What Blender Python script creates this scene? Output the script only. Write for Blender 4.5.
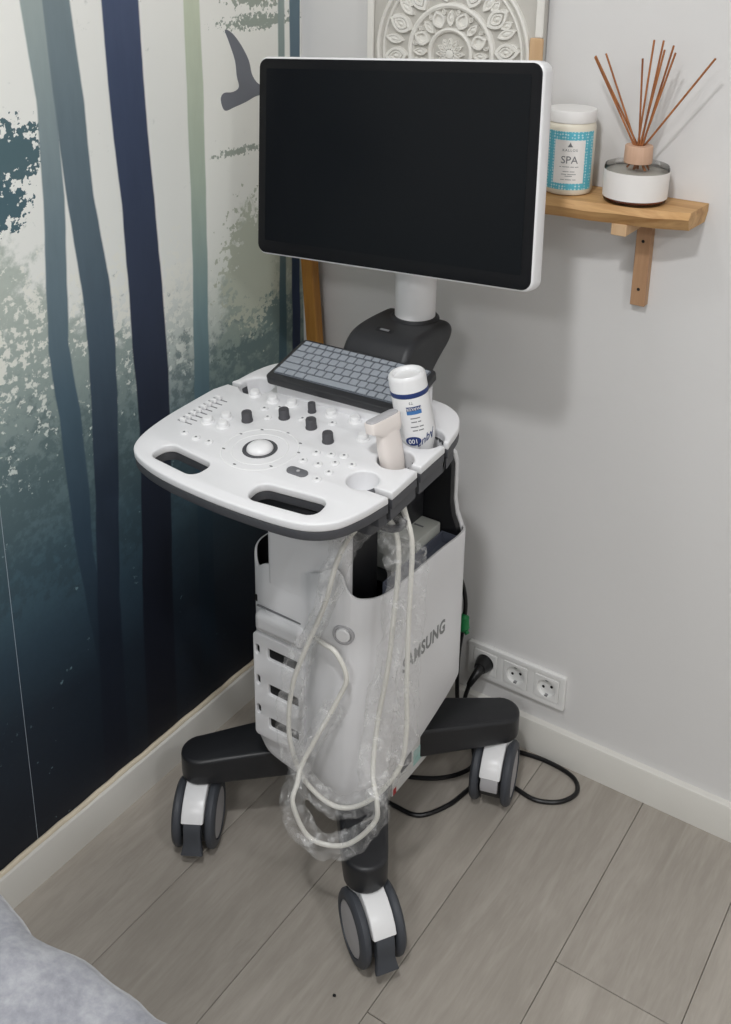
import bpy, bmesh, math, random
from mathutils import Matrix, Vector, noise as mnoise
random.seed(7)
for o in list(bpy.data.objects): bpy.data.objects.remove(o)
S = bpy.context.scene; COL = S.collection
PI = math.pi
# ------------------------------------------------------------------ camera
def cam_axes(yaw, pitch, roll):
    f = Vector((math.sin(yaw)*math.cos(pitch), math.cos(yaw)*math.cos(pitch), -math.sin(pitch)))
    r = f.cross(Vector((0, 0, 1))).normalized(); u = r.cross(f)
    c, s = math.cos(roll), math.sin(roll)
    return c*r + s*u, -s*r + c*u, f
CAM = Vector((1.3235, -1.7315, 1.6659))
r_, u_, f_ = cam_axes(-0.57479, 0.33805, 0.01744)
cd = bpy.data.cameras.new('camera'); cam = bpy.data.objects.new('camera', cd); COL.objects.link(cam)
cam.matrix_world = Matrix(((r_.x, u_.x, -f_.x, CAM.x), (r_.y, u_.y, -f_.y, CAM.y), (r_.z, u_.z, -f_.z, CAM.z), (0, 0, 0, 1)))
cd.sensor_fit = 'VERTICAL'; cd.sensor_height = 36.0; cd.sensor_width = 36.0
cd.lens = 1079.77/1024*36.0; cd.shift_x = -0.0165; cd.shift_y = -0.2145; cd.clip_start = 0.02
S.camera = cam
# ------------------------------------------------------------------ world, lights, exposure
w = bpy.data.worlds.new('world'); S.world = w; w.use_nodes = True
w.node_tree.nodes['Background'].inputs[0].default_value = (0.8, 0.85, 0.9, 1); w.node_tree.nodes['Background'].inputs[1].default_value = 0.3
def lamp(name, loc, size, power, col=(0.985, 0.992, 1.0)):
    l = bpy.data.lights.new(name, 'AREA'); l.shape = 'DISK'; l.size = size; l.energy = power; l.color = col
    o = bpy.data.objects.new(name, l); COL.objects.link(o); o.location = loc; return o
lamp('ceiling_lamp_or_fill', (0.92, -1.50, 2.485), 0.14, 14.5)
lamp('ceiling_lamp_or_fill', (0.34, -0.92, 2.485), 0.22, 2.5)
lamp('ceiling_lamp_or_fill', (2.35, -1.50, 2.485), 0.30, 12)  # fill light added from the right, no known fixture there
lamp('ceiling_lamp_or_fill', (1.30, -3.00, 2.485), 0.50, 22)  # unseen fill added behind the camera to lift the ambient light
S.view_settings.view_transform = 'Standard'; S.view_settings.look = 'None'; S.view_settings.gamma = 1.0
S.view_settings.use_curve_mapping = False; S.view_settings.exposure = 0.13

# ------------------------------------------------------------------ helpers: colour and materials
def lin(c):
    c = c/255.0
    return c/12.92 if c <= 0.04045 else ((c+0.055)/1.055)**2.4
def rgb(r, g, b, k=1.0): return (min(1, lin(r)*k), min(1, lin(g)*k), min(1, lin(b)*k), 1)
def setin(n, key, v):
    if key in n.inputs: n.inputs[key].default_value = v
def mat(name, col, rough=0.5, metal=0.0, spec=0.5, bump=0.0, bscale=200, var=0.0, vscale=8, trans=0.0, ior=1.45, coat=0.0):
    m = bpy.data.materials.new(name); m.use_nodes = True; nt = m.node_tree; b = nt.nodes['Principled BSDF']
    setin(b, 'Base Color', col); setin(b, 'Roughness', rough); setin(b, 'Metallic', metal); setin(b, 'Specular IOR Level', spec)
    setin(b, 'Transmission Weight', trans); setin(b, 'IOR', ior); setin(b, 'Coat Weight', coat)
    tc = nt.nodes.new('ShaderNodeTexCoord')
    nz = nt.nodes.new('ShaderNodeTexNoise'); nz.inputs['Scale'].default_value = vscale; nz.inputs['Detail'].default_value = 4
    nt.links.new(tc.outputs['Object'], nz.inputs['Vector'])
    mx = nt.nodes.new('ShaderNodeMix'); mx.data_type = 'RGBA'
    v = max(var, 0.02)
    mx.inputs[6].default_value = tuple(min(1, c*(1-v)) for c in col[:3])+(1,); mx.inputs[7].default_value = tuple(min(1, c*(1+v)) for c in col[:3])+(1,)
    nt.links.new(nz.outputs['Fac'], mx.inputs[0]); nt.links.new(mx.outputs[2], b.inputs['Base Color'])
    if bump > 0:
        n2 = nt.nodes.new('ShaderNodeTexNoise'); n2.inputs['Scale'].default_value = bscale; n2.inputs['Detail'].default_value = 3
        nt.links.new(tc.outputs['Object'], n2.inputs['Vector'])
        bp = nt.nodes.new('ShaderNodeBump'); bp.inputs['Strength'].default_value = bump; bp.inputs['Distance'].default_value = 0.002
        nt.links.new(n2.outputs['Fac'], bp.inputs['Height']); nt.links.new(bp.outputs['Normal'], b.inputs['Normal'])
    return m
class NT:
    def __init__(s, nt): s.nt = nt
    def n(s, t): return s.nt.nodes.new(t)
    def put(s, sock, v):
        if isinstance(v, bpy.types.NodeSocket): s.nt.links.new(v, sock)
        else: sock.default_value = v
    def math(s, op, a, b=0.0, c=None):
        x = s.n('ShaderNodeMath'); x.operation = op; s.put(x.inputs[0], a); s.put(x.inputs[1], b)
        if c is not None: s.put(x.inputs[2], c)
        return x.outputs[0]
    def smooth(s, v, a, b):
        x = s.n('ShaderNodeMapRange'); x.interpolation_type = 'SMOOTHSTEP'
        s.put(x.inputs[0], v); x.inputs[1].default_value = a; x.inputs[2].default_value = b; return x.outputs[0]
    def ramp(s, fac, stops, interp='LINEAR'):
        x = s.n('ShaderNodeValToRGB'); x.color_ramp.interpolation = interp; e = x.color_ramp.elements
        stops = sorted(stops, key=lambda q: q[0])
        def cc(c): return c if isinstance(c, tuple) else (c, c, c, 1)
        e[0].position = stops[0][0]; e[0].color = cc(stops[0][1]); e[1].position = stops[-1][0]; e[1].color = cc(stops[-1][1])
        for p, c in stops[1:-1]: q = e.new(p); q.color = cc(c)
        s.put(x.inputs[0], fac); return x.outputs[0]
    def mix(s, f, a, b, mode='MIX'):
        x = s.n('ShaderNodeMix'); x.data_type = 'RGBA'; x.blend_type = mode
        s.put(x.inputs[0], f); s.put(x.inputs[6], a); s.put(x.inputs[7], b); return x.outputs[2]
    def noise(s, vec, scale, detail=3, rough=0.5, dist=0.0):
        x = s.n('ShaderNodeTexNoise'); s.put(x.inputs['Vector'], vec); x.inputs['Scale'].default_value = scale
        x.inputs['Detail'].default_value = detail; x.inputs['Roughness'].default_value = rough; x.inputs['Distortion'].default_value = dist; return x.outputs['Fac']
    def comb(s, x, y, z):
        c = s.n('ShaderNodeCombineXYZ'); s.put(c.inputs[0], x); s.put(c.inputs[1], y); s.put(c.inputs[2], z); return c.outputs[0]
    def pos(s):
        g = s.n('ShaderNodeNewGeometry'); x = s.n('ShaderNodeSeparateXYZ'); s.nt.links.new(g.outputs['Position'], x.inputs[0]); return x.outputs, g.outputs['Position']

# ------------------------------------------------------------------ helpers: objects
ORG = {}
def finish(me, smooth=35):
    me.validate()
    if smooth:
        for p in me.polygons: p.use_smooth = True
        try: me.set_sharp_from_angle(angle=math.radians(smooth))
        except Exception: pass
def link(name, me, parent=None, matrix=None):
    o = bpy.data.objects.new(name, me); COL.objects.link(o)
    m = matrix if matrix is not None else Matrix.Identity(4)
    if parent is not None:
        o.parent = parent; po = ORG[parent.name]
        o.matrix_basis = Matrix.Translation(-po) @ m
    else: o.matrix_basis = m
    ORG[o.name] = m.to_translation()
    return o
def obj(name, bm, material, parent=None, smooth=35, kind=None, mats=None):
    """bm in world space -> one mesh object with its origin at the box centre"""
    me = bpy.data.meshes.new(name)
    if isinstance(bm, bmesh.types.BMesh):
        bmesh.ops.recalc_face_normals(bm, faces=bm.faces[:])
        bm.to_mesh(me); bm.free()
    else: me = bm
    vs = [v.co for v in me.vertices]
    c = Vector([(min(v[i] for v in vs)+max(v[i] for v in vs))/2 for i in range(3)])
    me.transform(Matrix.Translation(-c))
    for m in (mats or [material]): me.materials.append(m)
    finish(me, smooth)
    o = link(name, me, parent, Matrix.Translation(c))
    if kind: o['kind'] = kind
    return o
def tag(o, label, cat, group=None):
    o['label'] = label; o['category'] = cat
    if group: o['group'] = group
    return o
def thing(name, loc, label, cat, group=None):
    o = bpy.data.objects.new(name, None); COL.objects.link(o); o.location = loc; o.empty_display_size = 0.05
    ORG[o.name] = Vector(loc); return tag(o, label, cat, group)
def struct(o): o['kind'] = 'structure'; return o
def bm_new(): return bmesh.new()
def box(bm, x0, x1, y0, y1, z0, z1, bev=0.0, seg=2, mtx=None):
    r = bmesh.ops.create_cube(bm, size=1.0); vs = r['verts']
    for v in vs: v.co = Vector(((x0+x1)/2+v.co.x*(x1-x0), (y0+y1)/2+v.co.y*(y1-y0), (z0+z1)/2+v.co.z*(z1-z0)))
    if bev > 0:
        es = list({e for v in vs for e in v.link_edges})
        rr = bmesh.ops.bevel(bm, geom=es, offset=bev, segments=seg, profile=0.5, affect='EDGES'); vs = list({v for f in rr['faces'] for v in f.verts} | {v for v in vs if v.is_valid})
    if mtx is not None:
        allv = set()
        st = list(vs)
        while st:
            v = st.pop()
            if v in allv: continue
            allv.add(v); st += [e.other_vert(v) for e in v.link_edges if e.other_vert(v) not in allv]
        for v in allv: v.co = mtx @ v.co
    return bm
def lathe(bm, prof, mtx=None, seg=32, cap=True):
    """prof: list of (r, z)"""
    mtx = mtx or Matrix.Identity(4); rings = []
    for r, z in prof:
        if r < 1e-6: rings.append([bm.verts.new(mtx @ Vector((0, 0, z)))])
        else: rings.append([bm.verts.new(mtx @ Vector((r*math.cos(2*PI*i/seg), r*math.sin(2*PI*i/seg), z))) for i in range(seg)])
    for a, b in zip(rings[:-1], rings[1:]):
        for i in range(seg):
            j = (i+1) % seg
            if len(a) == 1 and len(b) == 1: continue
            if len(a) == 1: bm.faces.new((a[0], b[j], b[i]))
            elif len(b) == 1: bm.faces.new((a[i], a[j], b[0]))
            else: bm.faces.new((a[i], a[j], b[j], b[i]))
    if cap:
        for rg, rev in ((rings[0], True), (rings[-1], False)):
            if len(rg) > 1: bm.faces.new(rg[::-1] if rev else rg)
    return bm
def cr(pts, n=8, closed=False):
    """Catmull-Rom through points"""
    P = [Vector(p) for p in pts]; out = []; N = len(P)
    rng = range(N) if closed else range(N-1)
    for i in rng:
        if closed: a, b, c, d = P[i-1], P[i], P[(i+1) % N], P[(i+2) % N]
        else: a, b, c, d = P[max(i-1, 0)], P[i], P[i+1], P[min(i+2, N-1)]
        for k in range(n):
            t = k/n
            out.append(0.5*((2*b)+(c-a)*t+(2*a-5*b+4*c-d)*t*t+(3*b-a-3*c+d)*t**3))
    if not closed: out.append(P[-1])
    return out
def tube(bm, pts, rad, seg=10, caps=True):
    """rad: number or function(i, t, angle)"""
    P = [Vector(p) for p in pts]; N = len(P); rings = []; up = None
    for i, p in enumerate(P):
        t = (P[min(i+1, N-1)]-P[max(i-1, 0)]).normalized()
        if up is None: up = t.orthogonal().normalized()
        up = (up - t*up.dot(t)); up = up.normalized() if up.length > 1e-6 else t.orthogonal().normalized()
        b = t.cross(up); rg = []
        for k in range(seg):
            a = 2*PI*k/seg; r = rad(i, i/(N-1), a) if callable(rad) else rad
            rg.append(bm.verts.new(p+(up*math.cos(a)+b*math.sin(a))*r))
        rings.append(rg)
    for A, B in zip(rings[:-1], rings[1:]):
        for k in range(seg): bm.faces.new((A[k], A[(k+1) % seg], B[(k+1) % seg], B[k]))
    if caps: bm.faces.new(rings[0][::-1]); bm.faces.new(rings[-1])
    return bm
def flat(splines, half, bevel=0.0, mtx=None, res=2):
    """filled 2D shape with holes -> bmesh; thickness 2*half + 2*bevel, centred on z=0"""
    cu = bpy.data.curves.new('tmp', 'CURVE'); cu.dimensions = '2D'; cu.fill_mode = 'BOTH'
    cu.extrude = half; cu.bevel_depth = bevel; cu.bevel_resolution = res; cu.offset = -bevel
    for pts in splines:
        s = cu.splines.new('POLY'); s.points.add(len(pts)-1); s.use_cyclic_u = True
        for q, p in zip(s.points, pts): q.co = (p[0], p[1], 0, 1)
    o = bpy.data.objects.new('tmp', cu); COL.objects.link(o)
    dg = bpy.context.evaluated_depsgraph_get(); me = bpy.data.meshes.new_from_object(o.evaluated_get(dg))
    bpy.data.objects.remove(o); bpy.data.curves.remove(cu)
    bm = bmesh.new(); bm.from_mesh(me); bpy.data.meshes.remove(me)
    bmesh.ops.remove_doubles(bm, verts=bm.verts[:], dist=1e-6)
    if mtx is not None: bm.transform(mtx)
    return bm
def text(s, size, mtx, depth=0.0003, shear=0.0, space=1.0, sx=1.0, fn=None, bold=0.0):
    cu = bpy.data.curves.new('tmp', 'FONT'); cu.body = s; cu.size = size; cu.extrude = depth; cu.align_x = 'CENTER'; cu.align_y = 'CENTER'
    cu.shear = shear; cu.offset = bold; cu.space_character = space; cu.resolution_u = 3
    o = bpy.data.objects.new('tmp', cu); COL.objects.link(o)
    dg = bpy.context.evaluated_depsgraph_get(); me = bpy.data.meshes.new_from_object(o.evaluated_get(dg))
    bpy.data.objects.remove(o); bpy.data.curves.remove(cu)
    bm = bmesh.new(); bm.from_mesh(me); bpy.data.meshes.remove(me)
    for v in bm.verts: v.co.x *= sx
    if fn:
        for v in bm.verts: v.co = fn(v.co)
    if mtx is not None: bm.transform(mtx)
    return bm
def rrect(x0, x1, y0, y1, r, n=5, rot=0.0):
    out = []; r = min(r, (x1-x0)/2-1e-5, (y1-y0)/2-1e-5)
    for cx, cy, a0 in ((x1-r, y1-r, 0), (x0+r, y1-r, PI/2), (x0+r, y0+r, PI), (x1-r, y0+r, 3*PI/2)):
        for k in range(n+1): a = a0+PI/2*k/n; out.append((cx+r*math.cos(a), cy+r*math.sin(a)))
    if rot:
        cx, cy = (x0+x1)/2, (y0+y1)/2; c, s = math.cos(rot), math.sin(rot)
        out = [(cx+(x-cx)*c-(y-cy)*s, cy+(x-cx)*s+(y-cy)*c) for x, y in out]
    return out
def circ(cx, cy, r, n=24): return [(cx+r*math.cos(2*PI*i/n), cy+r*math.sin(2*PI*i/n)) for i in range(n)]
def frame(org, X, Y, Z):
    X, Y, Z, o = Vector(X), Vector(Y), Vector(Z), Vector(org)
    return Matrix(((X.x, Y.x, Z.x, o.x), (X.y, Y.y, Z.y, o.y), (X.z, Y.z, Z.z, o.z), (0, 0, 0, 1)))
def axis_frame(org, axis, side=(1, 0, 0)):
    z = Vector(axis).normalized(); x = Vector(side); x = (x-z*x.dot(z)).normalized(); return frame(org, x, z.cross(x), z)

# ------------------------------------------------------------------ materials
M = {}
M['wall'] = mat('painted_wall', rgb(221, 220, 219), 0.75, spec=0.2, bump=0.12, bscale=90, var=0.012, vscale=3)
M['ceiling'] = mat('ceiling_paint', rgb(235, 235, 233), 0.85, spec=0.1)
M['skirting'] = mat('skirting_paint', rgb(222, 220, 214), 0.45, var=0.03, vscale=10)
M['bead'] = mat('cream_caulk', rgb(226, 214, 192), 0.7, var=0.12, vscale=25, bump=0.3, bscale=60)
M['white'] = mat('white_plastic', rgb(228, 228, 230), 0.38, bump=0.04, bscale=900)
M['white2'] = mat('white_plastic_gloss', rgb(232, 232, 233), 0.28)
M['offwhite'] = mat('warm_white_plastic', rgb(231, 223, 218), 0.4)
M['charcoal'] = mat('charcoal_plastic', rgb(72, 73, 77), 0.5, bump=0.06, bscale=800)
M['midgrey'] = mat('mid_grey_plastic', rgb(105, 106, 110), 0.5)
M['black'] = mat('black_plastic', rgb(42, 43, 46), 0.42, bump=0.08, bscale=900)
M['black2'] = mat('deep_black', rgb(26, 27, 30), 0.5)
M['legs'] = mat('black_leg_coating', rgb(36, 37, 40), 0.38, bump=0.05, bscale=700)
M['tyre'] = mat('grey_tyre_rubber', rgb(66, 69, 75), 0.55)
M['disc'] = mat('grey_wheel_disc', rgb(176, 175, 178), 0.45)
M['bezel'] = mat('monitor_bezel', rgb(17, 18, 21), 0.36, spec=0.22)
M['screen'] = mat('dark_screen', rgb(15, 18, 22), 0.3, spec=0.16)
M['key'] = mat('grey_key', rgb(150, 156, 164), 0.5)
M['keybase'] = mat('grey_key_base', rgb(96, 101, 108), 0.5)
M['knob'] = mat('dark_knob', rgb(74, 74, 78), 0.55, bump=0.2, bscale=600)
M['mark'] = mat('grey_print', rgb(120, 121, 124), 0.5)
M['logo'] = mat('logo_print', rgb(128, 130, 130), 0.4)
M['navy'] = mat('navy_print', rgb(30, 52, 108), 0.45)
M['blue'] = mat('blue_print', rgb(66, 118, 178), 0.45)
M['cable'] = mat('ivory_cable', rgb(222, 220, 213), 0.42)
M['cord'] = mat('black_cord', rgb(20, 20, 22), 0.35)
M['green'] = mat('green_tag', rgb(30, 128, 72), 0.45)
M['red'] = mat('red_sticker', rgb(170, 48, 52), 0.5)
M['teal'] = mat('pale_teal_print', rgb(168, 205, 200), 0.5)
M['paper'] = mat('sticker_paper', rgb(214, 214, 212), 0.5)
M['darkhole'] = mat('dark_hole', rgb(14, 14, 16), 0.7)
M['printer'] = mat('printer_grey', rgb(204, 206, 200), 0.5)
M['tray'] = mat('smoke_blue_tray', rgb(112, 117, 132), 0.22)
M['socket'] = mat('socket_plastic', rgb(234, 234, 232), 0.3)
M['metal'] = mat('steel', rgb(170, 170, 172), 0.35, metal=1.0)
M['carve'] = mat('whitewashed_carving', rgb(232, 230, 224), 0.7, bump=0.25, bscale=140, var=0.05, vscale=30)
M['carveback'] = mat('whitewash_ground', rgb(196, 193, 186), 0.8, var=0.06, vscale=30)
M['amber'] = mat('amber_liquid', rgb(150, 84, 58), 0.25)
M['oil'] = mat('pale_scent_oil', rgb(214, 208, 200), 0.2)
M['cream'] = mat('cream_balm', rgb(232, 225, 208), 0.35)
M['lid'] = mat('white_lid', rgb(238, 236, 234), 0.35)
M['labelpaper'] = mat('label_paper', rgb(238, 235, 232), 0.55)
def glass_mat():
    m = bpy.data.materials.new('clear_glass'); m.use_nodes = True; nt = m.node_tree; q = NT(nt)
    fr = q.n('ShaderNodeFresnel'); fr.inputs['IOR'].default_value = 1.35; gl = q.n('ShaderNodeBsdfGlossy'); gl.inputs['Roughness'].default_value = 0.05
    tr = q.n('ShaderNodeBsdfTransparent'); tr.inputs[0].default_value = (0.93, 0.94, 0.93, 1); mx = q.n('ShaderNodeMixShader')
    nt.links.new(fr.outputs[0], mx.inputs[0]); nt.links.new(tr.outputs[0], mx.inputs[1]); nt.links.new(gl.outputs[0], mx.inputs[2])
    nt.links.new(mx.outputs[0], nt.nodes['Material Output'].inputs['Surface']); return m
M['glass'] = glass_mat()
def wood(name, c1, c2, along, scale=26):
    m = bpy.data.materials.new(name); m.use_nodes = True; nt = m.node_tree; q = NT(nt); b = nt.nodes['Principled BSDF']
    xyz, P = q.pos(); a = [1.0, 1.0, 1.0]; a[along] = 0.07
    v = q.comb(q.math('MULTIPLY', xyz[0], a[0]), q.math('MULTIPLY', xyz[1], a[1]), q.math('MULTIPLY', xyz[2], a[2]))
    g = q.noise(v, scale, 5, 0.6, 1.2); g2 = q.noise(v, scale*5, 3, 0.6)
    f = q.math('ADD', q.math('MULTIPLY', g, 0.75), q.math('MULTIPLY', g2, 0.25))
    c = q.ramp(f, [(0.32, c2), (0.5, tuple((c1[i]+c2[i])/2 for i in range(3))+(1,)), (0.66, c1)])
    nt.links.new(c, b.inputs['Base Color']); setin(b, 'Roughness', 0.55)
    bp = q.n('ShaderNodeBump'); bp.inputs['Strength'].default_value = 0.15; bp.inputs['Distance'].default_value = 0.002
    nt.links.new(f, bp.inputs['Height']); nt.links.new(bp.outputs['Normal'], b.inputs['Normal']); return m
M['shelfwood'] = wood('oak_shelf_wood', rgb(222, 180, 124), rgb(172, 124, 72), 0)
M['bracketwood'] = wood('bracket_wood', rgb(196, 158, 122), rgb(160, 120, 88), 2)
M['stickwood'] = wood('orange_wood', rgb(196, 142, 66), rgb(160, 108, 46), 2)
M['palewood'] = wood('pale_wood', rgb(222, 190, 152), rgb(204, 168, 128), 2)
M['collar'] = wood('beech_collar', rgb(214, 178, 152), rgb(198, 160, 134), 2, 40)
M['reed'] = wood('brown_reed', rgb(184, 118, 66), rgb(130, 76, 44), 2, 90)

def floor_mat():
    m = bpy.data.materials.new('grey_oak_plank'); m.use_nodes = True; nt = m.node_tree; q = NT(nt); b = nt.nodes['Principled BSDF']
    xyz, P = q.pos(); oi = q.n('ShaderNodeObjectInfo'); rnd = oi.outputs['Random']
    sh = q.math('MULTIPLY', rnd, 37.0)
    v = q.comb(q.math('ADD', xyz[0], sh), q.math('MULTIPLY', xyz[1], 0.12), sh)
    g = q.noise(v, 34, 6, 0.62, 0.9); g2 = q.noise(v, 210, 3, 0.6); big = q.noise(P, 5, 3, 0.5)
    f = q.math('ADD', q.math('MULTIPLY', g, 0.6), q.math('ADD', q.math('MULTIPLY', g2, 0.2), q.math('MULTIPLY', big, 0.2)))
    c = q.ramp(f, [(0.30, rgb(152, 145, 136)), (0.46, rgb(162, 155, 146)), (0.56, rgb(170, 163, 154)), (0.72, rgb(180, 173, 165))])
    tint = q.math('ADD', 0.94, q.math('MULTIPLY', rnd, 0.12))
    c2 = q.mix(1.0, c, q.comb(tint, tint, tint), 'MULTIPLY')
    nt.links.new(c2, b.inputs['Base Color']); setin(b, 'Roughness', 0.48); setin(b, 'Specular IOR Level', 0.35)
    bp = q.n('ShaderNodeBump'); bp.inputs['Strength'].default_value = 0.12; bp.inputs['Distance'].default_value = 0.002
    nt.links.new(f, bp.inputs['Height']); nt.links.new(bp.outputs['Normal'], b.inputs['Normal']); return m
M['plank'] = floor_mat()
M['joint'] = mat('dark_joint', rgb(92, 86, 79), 0.8)
def fabric_mat():
    m = bpy.data.materials.new('grey_plush'); m.use_nodes = True; nt = m.node_tree; q = NT(nt); b = nt.nodes['Principled BSDF']
    xyz, P = q.pos(); a = q.noise(P, 14, 4, 0.6); c = q.noise(P, 90, 4, 0.65)
    f = q.math('ADD', q.math('MULTIPLY', a, 0.55), q.math('MULTIPLY', c, 0.45))
    nt.links.new(q.ramp(f, [(0.33, rgb(128, 130, 138)), (0.5, rgb(150, 151, 158)), (0.66, rgb(170, 171, 176))]), b.inputs['Base Color'])
    setin(b, 'Roughness', 0.95); setin(b, 'Specular IOR Level', 0.1); setin(b, 'Sheen Weight', 0.3)
    bp = q.n('ShaderNodeBump'); bp.inputs['Strength'].default_value = 0.5; bp.inputs['Distance'].default_value = 0.004
    nt.links.new(f, bp.inputs['Height']); nt.links.new(bp.outputs['Normal'], b.inputs['Normal']); return m
M['plush'] = fabric_mat()
def film_mat():
    m = bpy.data.materials.new('clear_plastic_film'); m.use_nodes = True; nt = m.node_tree; q = NT(nt); b = nt.nodes['Principled BSDF']
    setin(b, 'Base Color', (0.95, 0.95, 0.95, 1)); setin(b, 'Roughness', 0.08); setin(b, 'Specular IOR Level', 1.0)
    xyz, P = q.pos(); a = q.noise(P, 34, 3, 0.55, 1.2)
    bp = q.n('ShaderNodeBump'); bp.inputs['Strength'].default_value = 0.6; bp.inputs['Distance'].default_value = 0.005
    nt.links.new(a, bp.inputs['Height']); nt.links.new(bp.outputs['Normal'], b.inputs['Normal'])
    tr = q.n('ShaderNodeBsdfTransparent'); tr.inputs[0].default_value = (0.97, 0.97, 0.97, 1)
    mx = q.n('ShaderNodeMixShader')
    fac = q.ramp(a, [(0.38, 0.04), (0.55, 0.12), (0.68, 0.36)])
    nt.links.new(fac, mx.inputs[0]); nt.links.new(tr.outputs[0], mx.inputs[1]); nt.links.new(b.outputs[0], mx.inputs[2])
    nt.links.new(mx.outputs[0], nt.nodes['Material Output'].inputs['Surface']); return m
M['film'] = film_mat()

# mural print: misty forest, drawn with node maths over (distance from corner, height)
MUR = 1.5  # print colours lifted for a sheen veil; brighter top is partly room light
def mc(r, g, b, k=MUR): return rgb(r, g, b, k)
def mural_mat():
    m = bpy.data.materials.new('forest_mural_print'); m.use_nodes = True; nt = m.node_tree; q = NT(nt); b = nt.nodes['Principled BSDF']
    xyz, P = q.pos(); U = q.math('MULTIPLY', xyz[1], -1.0); V = xyz[2]; VN = q.math('DIVIDE', V, 1.6)
    zz = lambda z: z/1.6
    uv = q.comb(U, V, 0.0)
    n1 = q.noise(uv, 7, 4, 0.6); n2 = q.noise(uv, 34, 5, 0.68); n3 = q.noise(uv, 95, 3, 0.6); n4 = q.noise(uv, 13, 3, 0.55)
    sky = q.ramp(VN, [(0.0, mc(16, 19, 28)), (zz(.20), mc(20, 26, 36)), (zz(.34), mc(27, 36, 47)), (zz(.48), mc(41, 57, 70)), (zz(.62), mc(61, 82, 95)), (zz(.76), mc(100, 118, 124)), (zz(.90), mc(164, 173, 170)), (zz(1.05), mc(200, 202, 198)), (1.0, mc(206, 206, 202))])
    near = q.smooth(U, 0.05, 0.45)
    warm = q.ramp(VN, [(0.0, mc(16, 18, 26)), (zz(.30), mc(22, 28, 36)), (zz(.50), mc(38, 50, 58)), (zz(.66), mc(74, 92, 94)), (zz(.82), mc(128, 142, 134)), (zz(.95), mc(166, 172, 160)), (zz(1.12), mc(200, 201, 195)), (1.0, mc(206, 206, 201))])
    col = q.mix(near, warm, sky)
    # soft bushes whose tops rise and fall along the wall
    TOP = q.math('MULTIPLY', q.ramp(U, [(0.0, .50), (.10, .57), (.20, .56), (.28, .47), (.36, .42), (.44, .40), (.50, .49), (.58, .53), (.68, .59), (.80, .62), (1.0, .58)]), 2.0)
    d = q.math('SUBTRACT', TOP, V)
    dd = q.math('MAXIMUM', q.math('MINIMUM', q.math('MULTIPLY', d, 1.5), 0.34), -0.34)
    f = q.math('ADD', q.math('ADD', q.math('MULTIPLY', n4, 0.55), q.math('MULTIPLY', n2, 0.45)), dd)
    bush = q.smooth(f, 0.53, 0.66)
    bcol = q.ramp(VN, [(0.0, mc(16, 19, 28)), (zz(.34), mc(27, 36, 46)), (zz(.48), mc(42, 58, 70)), (zz(.62), mc(61, 83, 94)), (zz(.78), mc(94, 112, 115)), (zz(.95), mc(126, 139, 136)), (zz(1.1), mc(150, 159, 152)), (1.0, mc(165, 171, 162))])
    bcolw = q.ramp(VN, [(0.0, mc(16, 18, 26)), (zz(.34), mc(24, 31, 39)), (zz(.50), mc(40, 53, 60)), (zz(.66), mc(76, 94, 94)), (zz(.82), mc(116, 130, 122)), (zz(1.0), mc(150, 156, 142)), (1.0, mc(178, 180, 166))])
    bc = q.mix(near, bcolw, bcol)
    lv = q.math('ADD', 0.80, q.math('MULTIPLY', q.math('ADD', n3, n2), 0.20))
    col = q.mix(q.math('MULTIPLY', bush, 0.92), col, q.mix(1.0, bc, q.comb(lv, lv, lv), 'MULTIPLY'))
    # darker nearer leaves, soft
    n6 = q.noise(q.comb(q.math('ADD', U, 9.1), V, 4.2), 46, 5, 0.65)
    low = q.ramp(VN, [(zz(.42), 0.0), (zz(.62), 0.20), (zz(.82), 0.17), (zz(.98), 0.05), (zz(1.08), 0.0)])
    l2 = q.smooth(q.math('ADD', q.math('ADD', q.math('MULTIPLY', n6, 0.6), q.math('MULTIPLY', n1, 0.4)), low), 0.60, 0.72)
    lcol = q.ramp(VN, [(zz(.45), mc(34, 46, 56)), (zz(.65), mc(55, 72, 80)), (zz(.85), mc(80, 97, 100)), (zz(1.1), mc(116, 128, 125))])
    col = q.mix(q.math('MULTIPLY', l2, 0.72), col, lcol)
    # bright gaps between the leaves
    gapd = q.ramp(VN, [(zz(.76), 0.0), (zz(.88), 0.09), (zz(1.0), 0.15), (zz(1.12), 0.10), (zz(1.22), 0.0)])
    n5 = q.noise(q.comb(q.math('ADD', U, 3.3), V, 1.7), 66, 4, 0.62)
    gap = q.smooth(q.math('ADD', q.math('ADD', q.math('MULTIPLY', n5, 0.62), q.math('MULTIPLY', n1, 0.38)), gapd), 0.628, 0.675)
    gcol = q.ramp(VN, [(zz(.66), mc(100, 124, 130)), (zz(.82), mc(188, 196, 192)), (zz(1.0), mc(202, 203, 196))])
    col = q.mix(q.math('MULTIPLY', q.math('MULTIPLY', gap, q.smooth(U, 0.20, 0.45)), 0.9), col, gcol)
    # leaf clumps and thin branches
    def clump(col, u0, v0, ru, rv, c, thr=0.56, sc=58):
        du = q.math('DIVIDE', q.math('SUBTRACT', U, u0), ru); dv = q.math('DIVIDE', q.math('SUBTRACT', V, v0), rv)
        d = q.math('SQRT', q.math('ADD', q.math('MULTIPLY', du, du), q.math('MULTIPLY', dv, dv)))
        nn = q.noise(q.comb(q.math('ADD', U, u0*7), V, v0), sc, 3, 0.6)
        k = q.math('SUBTRACT', q.math('ADD', nn, 0.34), q.math('MULTIPLY', d, 0.32))
        return q.mix(q.smooth(k, thr, thr+0.035), col, c)
    col = clump(col, .728, 1.320, .085, .044, mc(72, 92, 98), .52, 80)
    col = clump(col, .742, 1.240, .050, .034, mc(66, 88, 96), .52, 80)
    col = clump(col, .130, 1.472, .12, .016, mc(132, 140, 132), .58, 110)
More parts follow.
